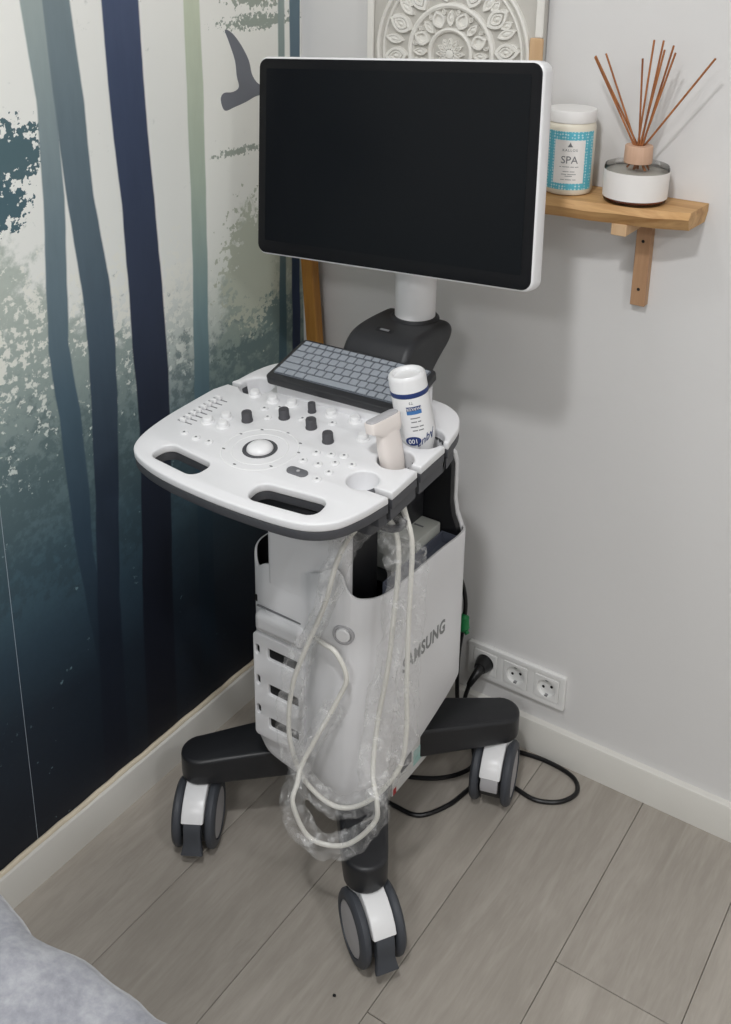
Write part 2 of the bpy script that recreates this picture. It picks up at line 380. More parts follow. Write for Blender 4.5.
    col = clump(col, .14, 1.515, .08, .022, mc(138, 145, 136), .58, 110)
    col = clump(col, .19, 1.238, .08, .009, mc(136, 143, 135), .58, 120)
    col = clump(col, .16, 1.00, .09, .12, mc(158, 163, 150), .52, 60)
    col = clump(col, .15, 0.835, .13, .022, mc(88, 104, 104), .57, 95)
    col = clump(col, .09, 0.88, .06, .04, mc(98, 114, 112), .57, 90)
    # trunks: (height, left edge, right edge)
    T = [
     ([(0, .60, .565), (.4, .635, .60), (.59, .655, .618), (.713, .663, .616), (.866, .668, .621), (.994, .677, .633), (1.078, .672, .627), (1.239, .660, .616), (1.392, .657, .618), (1.538, .671, .622), (1.6, .68, .63)],
      [(0, mc(16, 20, 29)), (zz(.40), mc(27, 37, 48)), (zz(.65), mc(46, 62, 76)), (zz(.9), mc(70, 88, 100)), (zz(1.2), mc(98, 113, 120)), (1.0, mc(142, 152, 150))]),
     ([(0, .64, .575), (.25, .632, .570), (.47, .621, .565), (.672, .607, .550), (.826, .601, .539), (.955, .595, .532), (1.08, .600, .537), (1.223, .614, .557), (1.384, .624, .563), (1.535, .630, .576), (1.6, .634, .58)],
      [(0, mc(16, 18, 27)), (zz(.40), mc(24, 31, 42)), (zz(.7), mc(42, 52, 66)), (zz(1.0), mc(66, 80, 92)), (zz(1.3), mc(88, 102, 110)), (1.0, mc(110, 122, 126))]),
     ([(0, .525, .44), (.40, .514, .431), (.615, .500, .420), (.78, .492, .412), (.92, .496, .410), (1.015, .497, .414), (1.197, .500, .422), (1.37, .512, .431), (1.528, .515, .433), (1.6, .518, .435)],
      [(0, mc(15, 17, 25)), (zz(.45), mc(22, 26, 36)), (zz(.8), mc(36, 42, 56)), (zz(1.15), mc(50, 58, 76)), (1.0, mc(66, 76, 100))]),
     ([(0, .36, .31), (.3, .36, .312), (.60, .352, .306), (.79, .347, .302), (.975, .339, .296), (1.166, .333, .291), (1.348, .332, .287), (1.519, .331, .289), (1.6, .33, .288)],
      [(0, mc(15, 18, 26)), (zz(.4), mc(24, 38, 50)), (zz(.7), mc(58, 82, 96)), (zz(.95), mc(104, 126, 130)), (zz(1.2), mc(146, 158, 146)), (1.0, mc(178, 184, 164))]),
     ([(0, .10, .068), (.4, .095, .064), (.79, .088, .059), (.99, .080, .057), (1.25, .077, .054), (1.507, .074, .052), (1.6, .074, .052)],
      [(0, mc(16, 20, 28)), (zz(.5), mc(36, 52, 62)), (zz(.9), mc(64, 84, 90)), (zz(1.2), mc(104, 120, 120)), (1.0, mc(136, 146, 142))]),
     ([(0, .05, .012), (.4, .046, .012), (.98, .040, .011), (1.25, .039, .007), (1.504, .039, .003), (1.6, .039, .003)],
      [(0, mc(14, 16, 26)), (zz(.5), mc(26, 34, 50)), (zz(.9), mc(44, 54, 78)), (zz(1.2), mc(66, 82, 98)), (1.0, mc(92, 110, 118))]),
    ]
    order = [4, 5, 3, 0, 1, 2]
    wob = q.math('MULTIPLY', q.math('SUBTRACT', q.noise(q.comb(0.0, V, 0.0), 9, 2), 0.5), 0.006)
    Uw = q.math('ADD', U, wob)
    for i in order:
        pts, cs = T[i]
        L = q.ramp(VN, [(zz(z), l) for z, l, r in pts]); R = q.ramp(VN, [(zz(z), r) for z, l, r in pts])
        ins = q.math('MINIMUM', q.math('SUBTRACT', L, Uw), q.math('SUBTRACT', Uw, R))
        mk = q.smooth(ins, -0.001, 0.0035)
        tc = q.ramp(VN, cs)
        tv = q.math('ADD', 0.88, q.math('MULTIPLY', q.noise(q.comb(q.math('MULTIPLY', U, 6.0), V, 0.0), 8, 4, 0.6), 0.24))
        col = q.mix(mk, col, q.mix(1.0, tc, q.comb(tv, tv, tv), 'MULTIPLY'))
    nt.links.new(col, b.inputs['Base Color']); setin(b, 'Roughness', 0.42); setin(b, 'Specular IOR Level', 0.25); return m
M['mural'] = mural_mat()
M['bird'] = mat('bird_print_ink', mc(96, 99, 106), 0.45)
M['seam'] = mat('white_seam', rgb(190, 200, 210), 0.6)

# ------------------------------------------------------------------ the room
RX, RY, RZ = 3.2, -4.0, 2.5
def wall(name, *a):
    bm = bm_new(); box(bm, *a); return struct(obj(name, bm, M['wall'], smooth=0))
wall('wall_left', -0.1, 0, RY-0.1, 0.1, -0.02, RZ)
wall('wall_back', 0, RX+0.1, 0, 0.1, -0.02, RZ)
wall('wall_right', RX, RX+0.1, RY, 0, -0.02, RZ)
wall('wall_front', 0, RX, RY-0.1, RY, -0.02, RZ)
bm = bm_new(); box(bm, -0.1, RX+0.1, RY-0.1, 0.1, RZ, RZ+0.1); struct(obj('ceiling', bm, M['ceiling'], smooth=0))
bm = bm_new(); box(bm, 0, RX, RY, 0, -0.03, -0.0065); floor = struct(obj('floor', bm, M['joint'], smooth=0))
PW = 0.2138; XS = [-0.003+PW*k for k in range(16)]
J0 = [-1.18, -1.02, -1.12, -0.682, -0.430, -0.95, -0.30]
for k in range(15):
    x0, x1 = max(0, XS[k])+0.0005, min(RX, XS[k+1])-0.0005
    if x1 <= x0: continue
    j = J0[k] if k < len(J0) else -random.uniform(0.1, 1.2)
    ys = [0.0]; y = j
    while y > RY: ys.append(y); y -= 1.26
    ys.append(RY)
    for a, b in zip(ys[:-1], ys[1:]):
        bm = bm_new(); box(bm, x0, x1, b+0.0007, a-0.0007, -0.0085, 0.0, 0.0009, 1); obj('plank', bm, M['plank'], floor, smooth=0)
def skirting(name, pts_profile, axis, a, b):
    bm = bm_new()
    A = []; B = []
    for t, z in pts_profile:
        if axis == 'y': A.append(bm.verts.new((t, a, z))); B.append(bm.verts.new((t, b, z)))
        elif axis == 'x': A.append(bm.verts.new((a, -t, z))); B.append(bm.verts.new((b, -t, z)))
        elif axis == 'x2': A.append(bm.verts.new((a, RY+t, z))); B.append(bm.verts.new((b, RY+t, z)))
        else: A.append(bm.verts.new((RX-t, a, z))); B.append(bm.verts.new((RX-t, b, z)))
    n = len(A)
    for i in range(n): bm.faces.new((A[i], A[(i+1) % n], B[(i+1) % n], B[i]))
    bm.faces.new(A[::-1]); bm.faces.new(B)
    return struct(obj(name, bm, M['skirting']))
prof = [(0, 0), (0.015, 0), (0.015, 0.074), (0.0135, 0.0775), (0.010, 0.079), (0, 0.079)]
bl = skirting('baseboard_left', [(t*1.12, z) for t, z in prof], 'y', RY, 0)
skirting('baseboard_back', prof, 'x', 0.0168, RX); skirting('baseboard_right', prof, 'r', RY, 0); skirting('baseboard_front', prof, 'x2', 0, RX)
bm = bm_new(); tube(bm, [(0.0055+0.0012*math.sin(i*1.7)*math.sin(i*.61), -i*0.03-0.002, 0.0815+0.0010*math.sin(i*2.3)) for i in range(70)], 0.0052, 8); obj('caulk_bead', bm, M['bead'], bl)

# mural (two printed panels with a thin white seam) and its bird
SEAM = 0.798
mur = thing('forest_mural', (0, -0.8, 0.084), 'misty forest mural with dark tree trunks covering the left wall', 'mural')
for a, b in ((0.001, SEAM-0.0006), (SEAM+0.0006, 2.6)):
    bm = bm_new(); box(bm, 0.0, 0.0016, -b, -a, 0.082, RZ-0.001); obj('mural_panel', bm, M['mural'], mur, smooth=0)
bm = bm_new(); box(bm, 0.0, 0.0011, -SEAM-0.0006, -SEAM+0.0006, 0.082, RZ-0.001); obj('seam_strip', bm, M['seam'], mur, smooth=0)
bird = [(-0.226, 1.463), (-0.207, 1.456), (-0.183, 1.433), (-0.162, 1.403), (-0.154, 1.377), (-0.14, 1.36), (-0.123, 1.353), (-0.095, 1.358), (-0.062, 1.372), (-0.066, 1.358), (-0.09, 1.345), (-0.118, 1.336), (-0.145, 1.334), (-0.174, 1.327), (-0.205, 1.322), (-0.233, 1.319), (-0.243, 1.340), (-0.234, 1.351), (-0.209, 1.350), (-0.192, 1.357), (-0.197, 1.378), (-0.201, 1.407), (-0.216, 1.441)]
bp_ = [(v.x, v.y) for v in cr([(a, b, 0) for a, b in bird], 4, True)]
o = obj('bird_print', flat([bp_], 0.0002, mtx=frame((0.0018, 0, 0), (0, 1, 0), (0, 0, 1), (1, 0, 0))), M['bird'], mur, smooth=0); o['label'] = 'grey silhouette of a flying bird'

# ------------------------------------------------------------------ ultrasound machine
CX = 0.39
mach = thing('ultrasound_machine', (0.378, -0.34, 0.0), 'white and black ultrasound machine on four casters with blank monitor', 'ultrasound machine')
# base: chassis and four legs
bm = bm_new(); box(bm, 0.285, 0.495, -0.455, -0.215, 0.135, 0.235, 0.02, 3); obj('chassis', bm, M['legs'], mach)
LEG = [(0.170, -0.546), (0.557, -0.569), (0.585, -0.135), (0.178, -0.13)]
for ex, ey in LEG:
    c = Vector((0.385, -0.345)); e = Vector((ex, ey)); d = (e-c); Ln = d.length; d.normalize()
    wi, wo = 0.058, 0.038
    pts = [(0, wi), (0, -wi)]+[(Ln+wo*math.cos(a), wo*math.sin(a)) for a in [(-PI/2)+PI*k/12 for k in range(13)]]
    bm = flat([pts], 0.020, 0.008, None, 3)
    for v in bm.verts:
        t = min(1, max(0, v.co.x/Ln)); z = v.co.z*(1.25-0.25*t)+0.158+0.026*(1-t)
        p = c+d*v.co.x+Vector((-d.y, d.x))*v.co.y; v.co = Vector((p.x, p.y, z))
    obj('leg', bm, M['legs'], mach)
# casters
def strip(prof, y0, y1, thick, bev=0.002):
    """bent strip: prof is a list of (x, z) of its outer side"""
    n = len(prof); inner = []
    for i in range(n):
        a = Vector(prof[max(i-1, 0)]); b = Vector(prof[min(i+1, n-1)]); t = (b-a).normalized(); nn = Vector((t.y, -t.x))
        inner.append((prof[i][0]+nn.x*-thick if False else prof[i][0]-abs(thick)*(-nn.x if nn.y > 0 else nn.x), prof[i][1]-abs(thick)*(abs(nn.y))))
    bm = flat([list(prof)+inner[::-1]], abs(y1-y0)/2-bev, bev)
    bm.transform(frame((0, (y0+y1)/2, 0), (1, 0, 0), (0, 0, 1), (0, -1, 0)))
    return bm
WR = 0.063; TR = 0.030
def caster(ex, ey, ang, pedal=True):
    mt = Matrix.Translation((ex, ey, 0)) @ Matrix.Rotation(ang, 4, 'Z')
    def add(name, bm, m, parent=None):
        bm.transform(mt); return obj(name, bm, m, parent or part)
    bm = bm_new(); lathe(bm, [(0.0, -0.0195), (0.05, -0.0195), (0.05, 0.0195), (0.0, 0.0195)], frame((TR, 0, WR), (1, 0, 0), (0, 0, 1), (0, -1, 0)), 28)
    bm.transform(mt); part = obj('caster', bm, M['black2'], mach)
    for s in (-1, 1):
        bm = bm_new()
        P = [(0.046, 0.003), (0.049, 0.0), (0.055, 0.0), (0.0605, 0.003), (WR, 0.008), (WR-0.0006, 0.013), (0.058, 0.0175), (0.050, 0.0195), (0.047, 0.0192), (0.046, 0.0165)]
        lathe(bm, P, frame((TR, s*0.0215, WR), (1, 0, 0), (0, 0, s), (0, s, 0)), 40, False)
        add('tyre', bm, M['tyre'])
        bm = bm_new(); lathe(bm, [(0, 0.019), (0.030, 0.0188), (0.044, 0.0175), (0.0465, 0.015), (0.0465, 0.009), (0, 0.009)], frame((TR, s*0.0215, WR), (1, 0, 0), (0, 0, s), (0, s, 0)), 40)
        add('wheel_disc', bm, M['disc'])
    bm = bm_new(); lathe(bm, [(0.0, 0.10), (0.026, 0.10), (0.030, 0.112), (0.030, 0.131), (0.0, 0.131)], None, 28); add('stem', bm, M['white2'])
    pr = [(-0.034, 0.112), (-0.022, 0.126), (0.0, 0.1325), (0.026, 0.1325), (0.048, 0.1275), (0.068, 0.117), (0.083, 0.102), (0.089, 0.090)]
    bm = flat([pr+[(0.080, 0.084), (0.06, 0.095), (0.03, 0.10), (-0.03, 0.10)]], 0.0180, 0.0025); bm.transform(frame((0, 0, 0), (1, 0, 0), (0, 0, 1), (0, -1, 0)))
    add('fork_cover', bm, M['white2'])
    if pedal:
        pr = [(0.082, 0.094), (0.0905, 0.086), (0.0945, 0.066), (0.0945, 0.050), (0.100, 0.038), (0.103, 0.030), (0.099, 0.026), (0.091, 0.030), (0.084, 0.042), (0.076, 0.060)]
        bm = flat([pr], 0.0140, 0.002); bm.transform(frame((0, 0, 0), (1, 0, 0), (0, 0, 1), (0, -1, 0)))
        for v in bm.verts:
            if v.co.z < 0.045: v.co.y *= 1.0+0.35*(0.045-v.co.z)/0.02
        add('brake_pedal', bm, M['tyre'])
    else:
        pr = [(0.070, 0.094), (0.0885, 0.089), (0.094, 0.074), (0.090, 0.060), (0.070, 0.060)]
        bm = flat([pr], 0.0150, 0.002); bm.transform(frame((0, 0, 0), (1, 0, 0), (0, 0, 1), (0, -1, 0))); add('fork_skirt', bm, M['disc'])
    return part
R_ = math.radians
caster(LEG[0][0]-0.004, LEG[0][1], R_(-60)); caster(LEG[1][0], LEG[1][1], R_(-34)); caster(LEG[2][0], LEG[2][1], R_(-74), False); caster(LEG[3][0], LEG[3][1], R_(150), False)

# body shell: ring outline with its own top and bottom height
RING = [  # x, y, top z, bottom z
 (0.400, -0.193, 0.600, 0.285), (0.300, -0.193, 0.600, 0.285), (0.270, -0.203, 0.610, 0.283), (0.262, -0.235, 0.622, 0.278), (0.262, -0.340, 0.628, 0.262), (0.262, -0.450, 0.634, 0.246),
 (0.2635, -0.480, 0.634, 0.240), (0.270, -0.497, 0.626, 0.232), (0.284, -0.508, 0.606, 0.224), (0.310, -0.5160, 0.622, 0.214), (0.360, -0.5180, 0.630, 0.205), (0.395, -0.5200, 0.640, 0.201), (0.415, -0.528, 0.650, 0.199),
 (0.435, -0.533, 0.660, 0.198), (0.462, -0.534, 0.680, 0.198), (0.478, -0.5325, 0.672, 0.198), (0.488, -0.530, 0.648, 0.199), (0.500, -0.5225, 0.633, 0.200), (0.512, -0.510, 0.628, 0.201), (0.523, -0.490, 0.625, 0.203), (0.529, -0.460, 0.623, 0.210),
 (0.530, -0.400, 0.620, 0.224), (0.530, -0.300, 0.617, 0.250), (0.530, -0.235, 0.612, 0.272), (0.524, -0.205, 0.612, 0.280), (0.500, -0.193, 0.612, 0.285)]
def cr4(pts, n):
    out = []; N = len(pts)
    for i in range(N):
        a, b, c, d = [pts[(i+k) % N] for k in (-1, 0, 1, 2)]
        for k in range(n):
            t = k/n; out.append(tuple(0.5*((2*b[j])+(c[j]-a[j])*t+(2*a[j]-5*b[j]+4*c[j]-d[j])*t*t+(3*b[j]-a[j]-3*c[j]+d[j])*t**3) for j in range(4)))
    return out
rp = cr4(RING, 5); n = len(rp); cc = Vector((0.398, -0.355))
nrm = []
for i in range(n):
    a = Vector(rp[i-1][:2]); b = Vector(rp[(i+1) % n][:2]); t = (b-a).normalized(); nn = Vector((t.y, -t.x))
    if nn.dot(Vector(rp[i][:2])-cc) < 0: nn = -nn
    nrm.append(nn)
bm = bm_new(); rows = []
def row(off, zf):
    rows.append([bm.verts.new((p[0]+nrm[i].x*off, p[1]+nrm[i].y*off, zf(p))) for i, p in enumerate(rp)])
row(-0.030, lambda p: p[3]-0.002); row(-0.014, lambda p: p[3]); row(-0.004, lambda p: p[3]+0.006); row(0, lambda p: p[3]+0.018)
for t in (0.3, 0.6, 0.85): row(0, lambda p, t=t: p[3]+0.018+(p[2]-p[3]-0.022)*t)
row(0, lambda p: p[2]-0.003); row(-0.0015, lambda p: p[2]); row(-0.0045, lambda p: p[2]); row(-0.006, lambda p: p[2]-0.003); row(-0.0065, lambda p: 0.44) 
fs = []
for k, (A, B) in enumerate(zip(rows[:-1], rows[1:])):
    for i in range(n):
        f = bm.faces.new((A[i], A[(i+1) % n], B[(i+1) % n], B[i])); f.material_index = 1 if k >= 9 else 0
bm.faces.new(rows[0][::-1]); f = bm.faces.new(rows[-1]); f.material_index = 1
shell = obj('body_shell', bm, None, mach, mats=[M['white'], M['black2']])
# column between body and control panel
bm = flat([rrect(0.313, 0.478, -0.5190, -0.492, 0.012)], 0.132, 0.0); bm.transform(Matrix.Translation((0, 0, 0.722))); obj('front_column', bm, M['white'], mach)
bm = bm_new(); box(bm, 0.318, 0.462, -0.492, -0.40, 0.45, 0.85, 0.004); obj('column_core', bm, M['black2'], mach)
bm = bm_new(); box(bm, 0.300, 0.476, -0.345, -0.226, 0.4405, 0.540, 0.003); obj('inner_shelf', bm, M['black2'], mach)
bm = bm_new(); box(bm, 0.487, 0.522, -0.43, -0.226, 0.4405, 0.578, 0.003); obj('inner_ledge', bm, M['black2'], mach)
# rear upstand: black inside, white cover behind
def upst(o):
    L = [(0.284, 0.55), (0.284, 0.735)]; R = [(0.503, 0.735), (0.503, 0.665), (0.508, 0.640), (0.520, 0.622), (0.529, 0.605), (0.529, 0.55)]
    pts = [(0.272, 0.56), (0.272, 0.605), (0.277, 0.625), (0.284, 0.66), (0.284, 0.74), (0.289, 0.757), (0.303, 0.766), (0.484, 0.766), (0.498, 0.757), (0.503, 0.740), (0.503, 0.668), (0.508, 0.640), (0.516, 0.622), (0.521, 0.605), (0.521, 0.56)]
    return [(x+(o if x > 0.4 else -o), z+(o if z > 0.6 else 0)) for x, z in pts]
XZ = lambda y: frame((0, y, 0), (1, 0, 0), (0, 0, 1), (0, -1, 0))
obj('rear_upstand', flat([upst(-0.003)], 0.006, 0.001, XZ(-0.216)), M['black2'], mach)
obj('rear_cover', flat([upst(-0.001)], 0.0035, 0.0015, XZ(-0.2035)), M['white'], mach)
bm = bm_new(); box(bm, 0.335, 0.445, -0.285, -0.215, 0.56, 0.87, 0.012, 3); obj('lift_column', bm, M['black'], mach)
# front vent panel with slots
slots = [rrect(0.320, 0.386, z-0.0115, z+0.0115, 0.004) for z in (0.452, 0.377, 0.305)]
holes = [rrect(0.293, 0.302, z-0.010, z+0.010, 0.0044) for z in (0.452, 0.388, 0.325)]
vp = obj('vent_panel', flat([rrect(0.288, 0.396, 0.268, 0.486, 0.008)]+slots+holes, 0.0045, 0.0015, XZ(-0.5225)), M['white'], shell)
bm = bm_new(); box(bm, 0.291, 0.393, -0.5224, -0.510, 0.275, 0.475); obj('vent_shade_sheet', bm, M['darkhole'], shell, smooth=0)  # dark sheet gives the slots painted shade, so they look recessed
bm = flat([rrect(0.291, 0.395, 0.4885, 0.5285, 0.010)], 0.004, 0.012, XZ(-0.515), 5); obj('handle_bar', bm, M['white'], shell)
bm = flat([rrect(0.291, 0.386, 0.5335, 0.5365, 0.001)], 0.001, 0, XZ(-0.5185)); obj('panel_gap', bm, M['mark'], shell, smooth=0)
bm = flat([rrect(0.2765, 0.2845, 0.532, 0.545, 0.0035)], 0.001, 0, XZ(-0.5065)); obj('latch_hole', bm, M['darkhole'], shell, smooth=0)
# power button on the bulge
pb = frame((0.482, -0.5315, 0.562), (0.97, 0.24, 0), (0, 0, 1), (0.24, -0.97, 0))
bm = bm_new(); lathe(bm, [(0.0, 0.004), (0.0105, 0.004), (0.0125, 0.0025), (0.0135, -0.004)], pb, 28, False); pbo = obj('power_button', bm, M['white2'], shell)
bm = bm_new(); lathe(bm, [(0.0135, 0.0), (0.0155, 0.0022), (0.0185, 0.001), (0.019, -0.005)], pb, 28, False); obj('button_ring', bm, M['disc'], shell)
# maker's name on the right side
o = obj('logo', text('SAMSUNG', 0.0385, frame((0.5304, -0.350, 0.447), (0, 1, 0), (0, 0, 1), (1, 0, 0)), 0.0002, space=1.12, sx=0.76, bold=0.0011), M['logo'], shell, smooth=0); o['label'] = 'grey SAMSUNG lettering on the side panel'
# stickers on the chassis below the side
bm = bm_new(); box(bm, 0.4945, 0.4985, -0.395, -0.272, 0.128, 0.212); pl_ = obj('rating_plate', bm, M['paper'], mach, smooth=0)
bm = bm_new(); box(bm, 0.4985, 0.4990, -0.322, -0.275, 0.142, 0.176); obj('plate_print', bm, M['teal'], pl_, smooth=0)
bm = bm_new(); box(bm, 0.4985, 0.4990, -0.366, -0.330, 0.160, 0.185); obj('plate_print', bm, M['midgrey'], pl_, smooth=0)
bm = bm_new(); box(bm, 0.4985, 0.4990, -0.392, -0.382, 0.128, 0.142); obj('plate_print', bm, M['red'], pl_, smooth=0)

# control panel: everything in panel space (x from CX, y world), plane rises to the rear
SL = 0.078; PZ0 = 0.875
def pz(y): return PZ0+(y+0.685)*SL
ca, sa = math.cos(math.atan(SL)), math.sin(math.atan(SL))
def P_(x, y, h=0.0): return Vector((CX+x, y-h*sa, pz(y)+h*ca))
PM = frame(P_(0, -0.5), (1, 0, 0), (0, ca, sa), (0, -sa, ca))
def PF(x, y, h=0): m = PM.copy(); m.translation = P_(x, y, h); return m
def keyh(cx, cy, r, sy, s, e):
    a = math.asin(max(-1, min(1, (s)/r))); off = sy-cy
    a0 = math.asin((off-s)/r); a1 = math.asin((off+s)/r)
    if e > cx: angs = [a0-(2*PI-(a1-a0))*k/26 for k in range(27)]; pts = [(cx+r*math.cos(t), cy+r*math.sin(t)) for t in angs]; return [(e, sy-s)]+pts+[(e, sy+s)]
    angs = [PI-a1-(2*PI-(a1-a0))*k/26 for k in range(27)]; pts = [(cx+r*math.cos(t), cy+r*math.sin(t)) for t in angs]; return [(e, sy+s)]+pts+[(e, sy-s)]
CUPS = [(0.154, -0.572, 0.0245, -0.584), (0.164, -0.499, 0.0285, -0.505), (0.168, -0.424, 0.0330, -0.424)]
front = cr([(-0.226, -0.47, 0), (-0.229, -0.53, 0), (-0.2295, -0.59, 0), (-0.222, -0.645, 0), (-0.203, -0.681, 0), (-0.165, -0.700, 0), (-0.10, -0.713, 0), (0, -0.718, 0), (0.10, -0.713, 0), (0.150, -0.702, 0), (0.182, -0.677, 0), (0.198, -0.640, 0), (0.206, -0.605, 0)], 5)
outl = [(v.x, v.y) for v in front]
for c in CUPS: outl += keyh(c[0], c[1], c[2], c[3], 0.0055, 0.209)
outl += [(v.x, v.y) for v in cr([(0.206, -0.405, 0), (0.198, -0.366, 0), (0.178, -0.333, 0), (0.145, -0.314, 0), (0.10, -0.309, 0)], 5)]
outl += [(v.x, v.y) for v in cr([(-0.10, -0.309, 0), (-0.150, -0.314, 0), (-0.190, -0.335, 0), (-0.207, -0.375, 0), (-0.212, -0.42, 0)], 5)]
outl += keyh(-0.168, -0.423, 0.030, -0.437, 0.0055, -0.216)
sh_ = lambda pts, k=1.0: [(x*k, (y+0.5)*k) for x, y in pts]
hL = rrect(-0.168, -0.066, -0.688, -0.645, 0.017, 6, R_(-6)); hR = rrect(0.030, 0.146, -0.690, -0.645, 0.018, 6, R_(7))
bm = flat([sh_(outl), sh_(hL), sh_(hR)], 0.0040, 0.003); bm.transform(PM @ Matrix.Translation((0, 0, -0.007))); panel = obj('control_panel', bm, M['white'], mach)
def inset(pts, d):
    out = []; N = len(pts)
    ar = sum(pts[i][0]*pts[(i+1) % N][1]-pts[(i+1) % N][0]*pts[i][1] for i in range(N))
    for i in range(N):
        a, b = Vector(pts[i-1]), Vector(pts[(i+1) % N]); t = b-a
        t = t.normalized() if t.length > 1e-9 else Vector((1, 0)); nn = Vector((t.y, -t.x))*(1 if ar > 0 else -1)
        out.append((pts[i][0]-nn.x*d, pts[i][1]-nn.y*d))
    return out
bm = flat([sh_(outl, 0.996), sh_(inset(hL, -0.002)), sh_(inset(hR, -0.002))], 0.0060, 0.0015); bm.transform(PM @ Matrix.Translation((0, 0, -0.0215))); obj('panel_underside', bm, M['charcoal'], mach)
for cx, cy, r, dp in [(CUPS[0][0], CUPS[0][1], CUPS[0][2], 0.034), (CUPS[1][0], CUPS[1][1], CUPS[1][2], 0.058), (CUPS[2][0], CUPS[2][1], CUPS[2][2], 0.058), (-0.168, -0.423, 0.030, 0.034)]:
    s = 1 if cx > 0 else -1; bm = bm_new(); N = 30; R0 = []; w0 = 0.24
    for zz_, rr in ((0.0, 0.0), (-dp, 0.001), (-dp, r*0.70), (-dp+0.006, r*0.90), (-0.002, r+0.0004), (-0.016, r+0.004), (-dp, r*0.95), (-dp-0.004, r*0.72), (-dp-0.004, 0.001))[1:]:
        R0.append([bm.verts.new(PF(cx, cy) @ Vector((rr*math.cos(a), rr*math.sin(a), zz_))) for a in [(w0+(2*PI-2*w0)*k/N if s > 0 else PI-(w0+(2*PI-2*w0)*k/N)) for k in range(N+1)]])
    for q_, (A, B) in enumerate(zip(R0[:-1], R0[1:])):
        for k in range(N): f = bm.faces.new((A[k], A[k+1], B[k+1], B[k])); f.material_index = 0 if q_ < 3 else 1
    obj('cup_holder', bm, None, panel, mats=[M['white'], M['midgrey']])
bm = bm_new(); box(bm, CX-0.10, CX+0.125, -0.636, -0.36, 0.815, 0.848, 0.008, 2)
obj('panel_tub', bm, M['black2'], mach)
rail = [(0.128, -0.602)]+[(0.200, -0.602)]
for c in CUPS: rail += keyh(c[0], c[1], c[2]+0.0035, c[3], 0.0055, 0.2055)
rail += [(0.200, -0.386), (0.128, -0.386)]
bm = flat([sh_(rail)], 0.010, 0.0); bm.transform(PM @ Matrix.Translation((0, 0, -0.0385))); obj('holder_rail', bm, M['charcoal'], mach, smooth=30)
# trackball
bm = bm_new(); lathe(bm, [(0.0205, 0.0), (0.0265, 0.0018), (0.0275, 0.0004), (0.0275, -0.002)], PF(-0.031, -0.582), 36, False); obj('trackball_ring', bm, M['charcoal'], panel)
bm = bm_new(); lathe(bm, [(0.021, 0.0005)]+[(0.021*math.cos(a), 0.0005+0.011*math.sin(a)) for a in [PI/2*k/8 for k in range(1, 8)]]+[(0, 0.0115)], PF(-0.031, -0.582), 32, False); obj('trackball', bm, M['white2'], panel)
for rr in (0.044, 0.060):
    bm = bm_new(); lathe(bm, [(rr-0.0012, -0.0002), (rr-0.0008, 0.0005), (rr+0.0008, 0.0005), (rr+0.0012, -0.0002)], PF(-0.031, -0.582), 48, False); obj('dial_ring', bm, M['white2'], panel)
# dark knobs
kp = [(0.0095, 0.0), (0.0095, 0.002), (0.0088, 0.003), (0.0086, 0.0155), (0.0078, 0.017), (0.005, 0.0165), (0, 0.016)]
kb = bm_new(); lathe(kb, kp, None, 22, False); km = bpy.data.meshes.new('knob'); kb.to_mesh(km); kb.free(); km.materials.append(M['knob']); finish(km, 40)
for x, y, s in ((-0.104, -0.525, 1.0), (-0.058, -0.487, 1.0), (-0.031, -0.448, 0.75), (-0.001, -0.490, 1.0), (0.047, -0.511, 1.0)):
    link('knob', km, panel, PF(x, y) @ Matrix.Diagonal((s, s, 1, 1)))
kb = bm_new(); lathe(kb, [(0.0115, 0.0), (0.0105, 0.002), (0.0085, 0.0025), (0.0080, 0.008), (0.0068, 0.0095), (0, 0.0098)], None, 22, False); wm = bpy.data.meshes.new('knob'); kb.to_mesh(wm); kb.free(); wm.materials.append(M['white2']); finish(wm, 40)
for x, y in ((-0.149, -0.451), (-0.110, -0.452), (-0.074, -0.446), (0.002, -0.440), (0.047, -0.437), (-0.157, -0.560), (-0.127, -0.558), (0.089, -0.476), (-0.140, -0.535)):
    link('white_knob', wm, panel, PF(x, y))
kb = bm_new(); lathe(kb, [(0.0068, 0.0), (0.0066, 0.0018), (0.0055, 0.0026), (0, 0.0022)], None, 18, False); bmz = bpy.data.meshes.new('button'); kb.to_mesh(bmz); kb.free(); bmz.materials.append(M['white2']); finish(bmz, 40)
kb = bm_new(); lathe(kb, [(0.0020, 0.0), (0.0020, 0.0003), (0, 0.0003)], None, 10, False); dmz = bpy.data.meshes.new('icon'); kb.to_mesh(dmz); kb.free(); dmz.materials.append(M['mark']); finish(dmz, 0)
for x, y in ((-0.166, -0.606), (-0.139, -0.608), (-0.113, -0.607), (0.051, -0.547), (0.074, -0.540), (0.093, -0.533), (0.047, -0.575), (0.073, -0.572), (0.093, -0.556), (0.100, -0.582), (0.096, -0.606), (0.118, -0.548), (-0.105, -0.480), (-0.085, -0.465), (-0.082, -0.500), (-0.03, -0.475), (0.02, -0.462)):
    link('button', bmz, panel, PF(x, y)); link('icon', dmz, panel, PF(x, y, 0.0025))
for x, y in ((-0.023, -0.522), (-0.086, -0.562), (0.013, -0.537), (0.027, -0.560), (-0.036, -0.636), (0.015, -0.612), (-0.065, -0.535), (-0.080, -0.610)):
    link('icon', dmz, panel, PF(x, y, 0.0002) @ Matrix.Diagonal((1.5, 0.8, 1, 1)))
bm = flat([rrect(-0.018, 0.018, -0.0085, 0.0085, 0.0084, 8, R_(0))], 0.0008, 0.0012, PF(0.059, -0.605, 0.001)); obj('oval_button', bm, M['midgrey'], panel)
bm = flat([circ(0, 0, 0.0028, 14)], 0.0003, 0, PF(0.061, -0.605, 0.0035)); obj('icon', bm, M['disc'], panel)
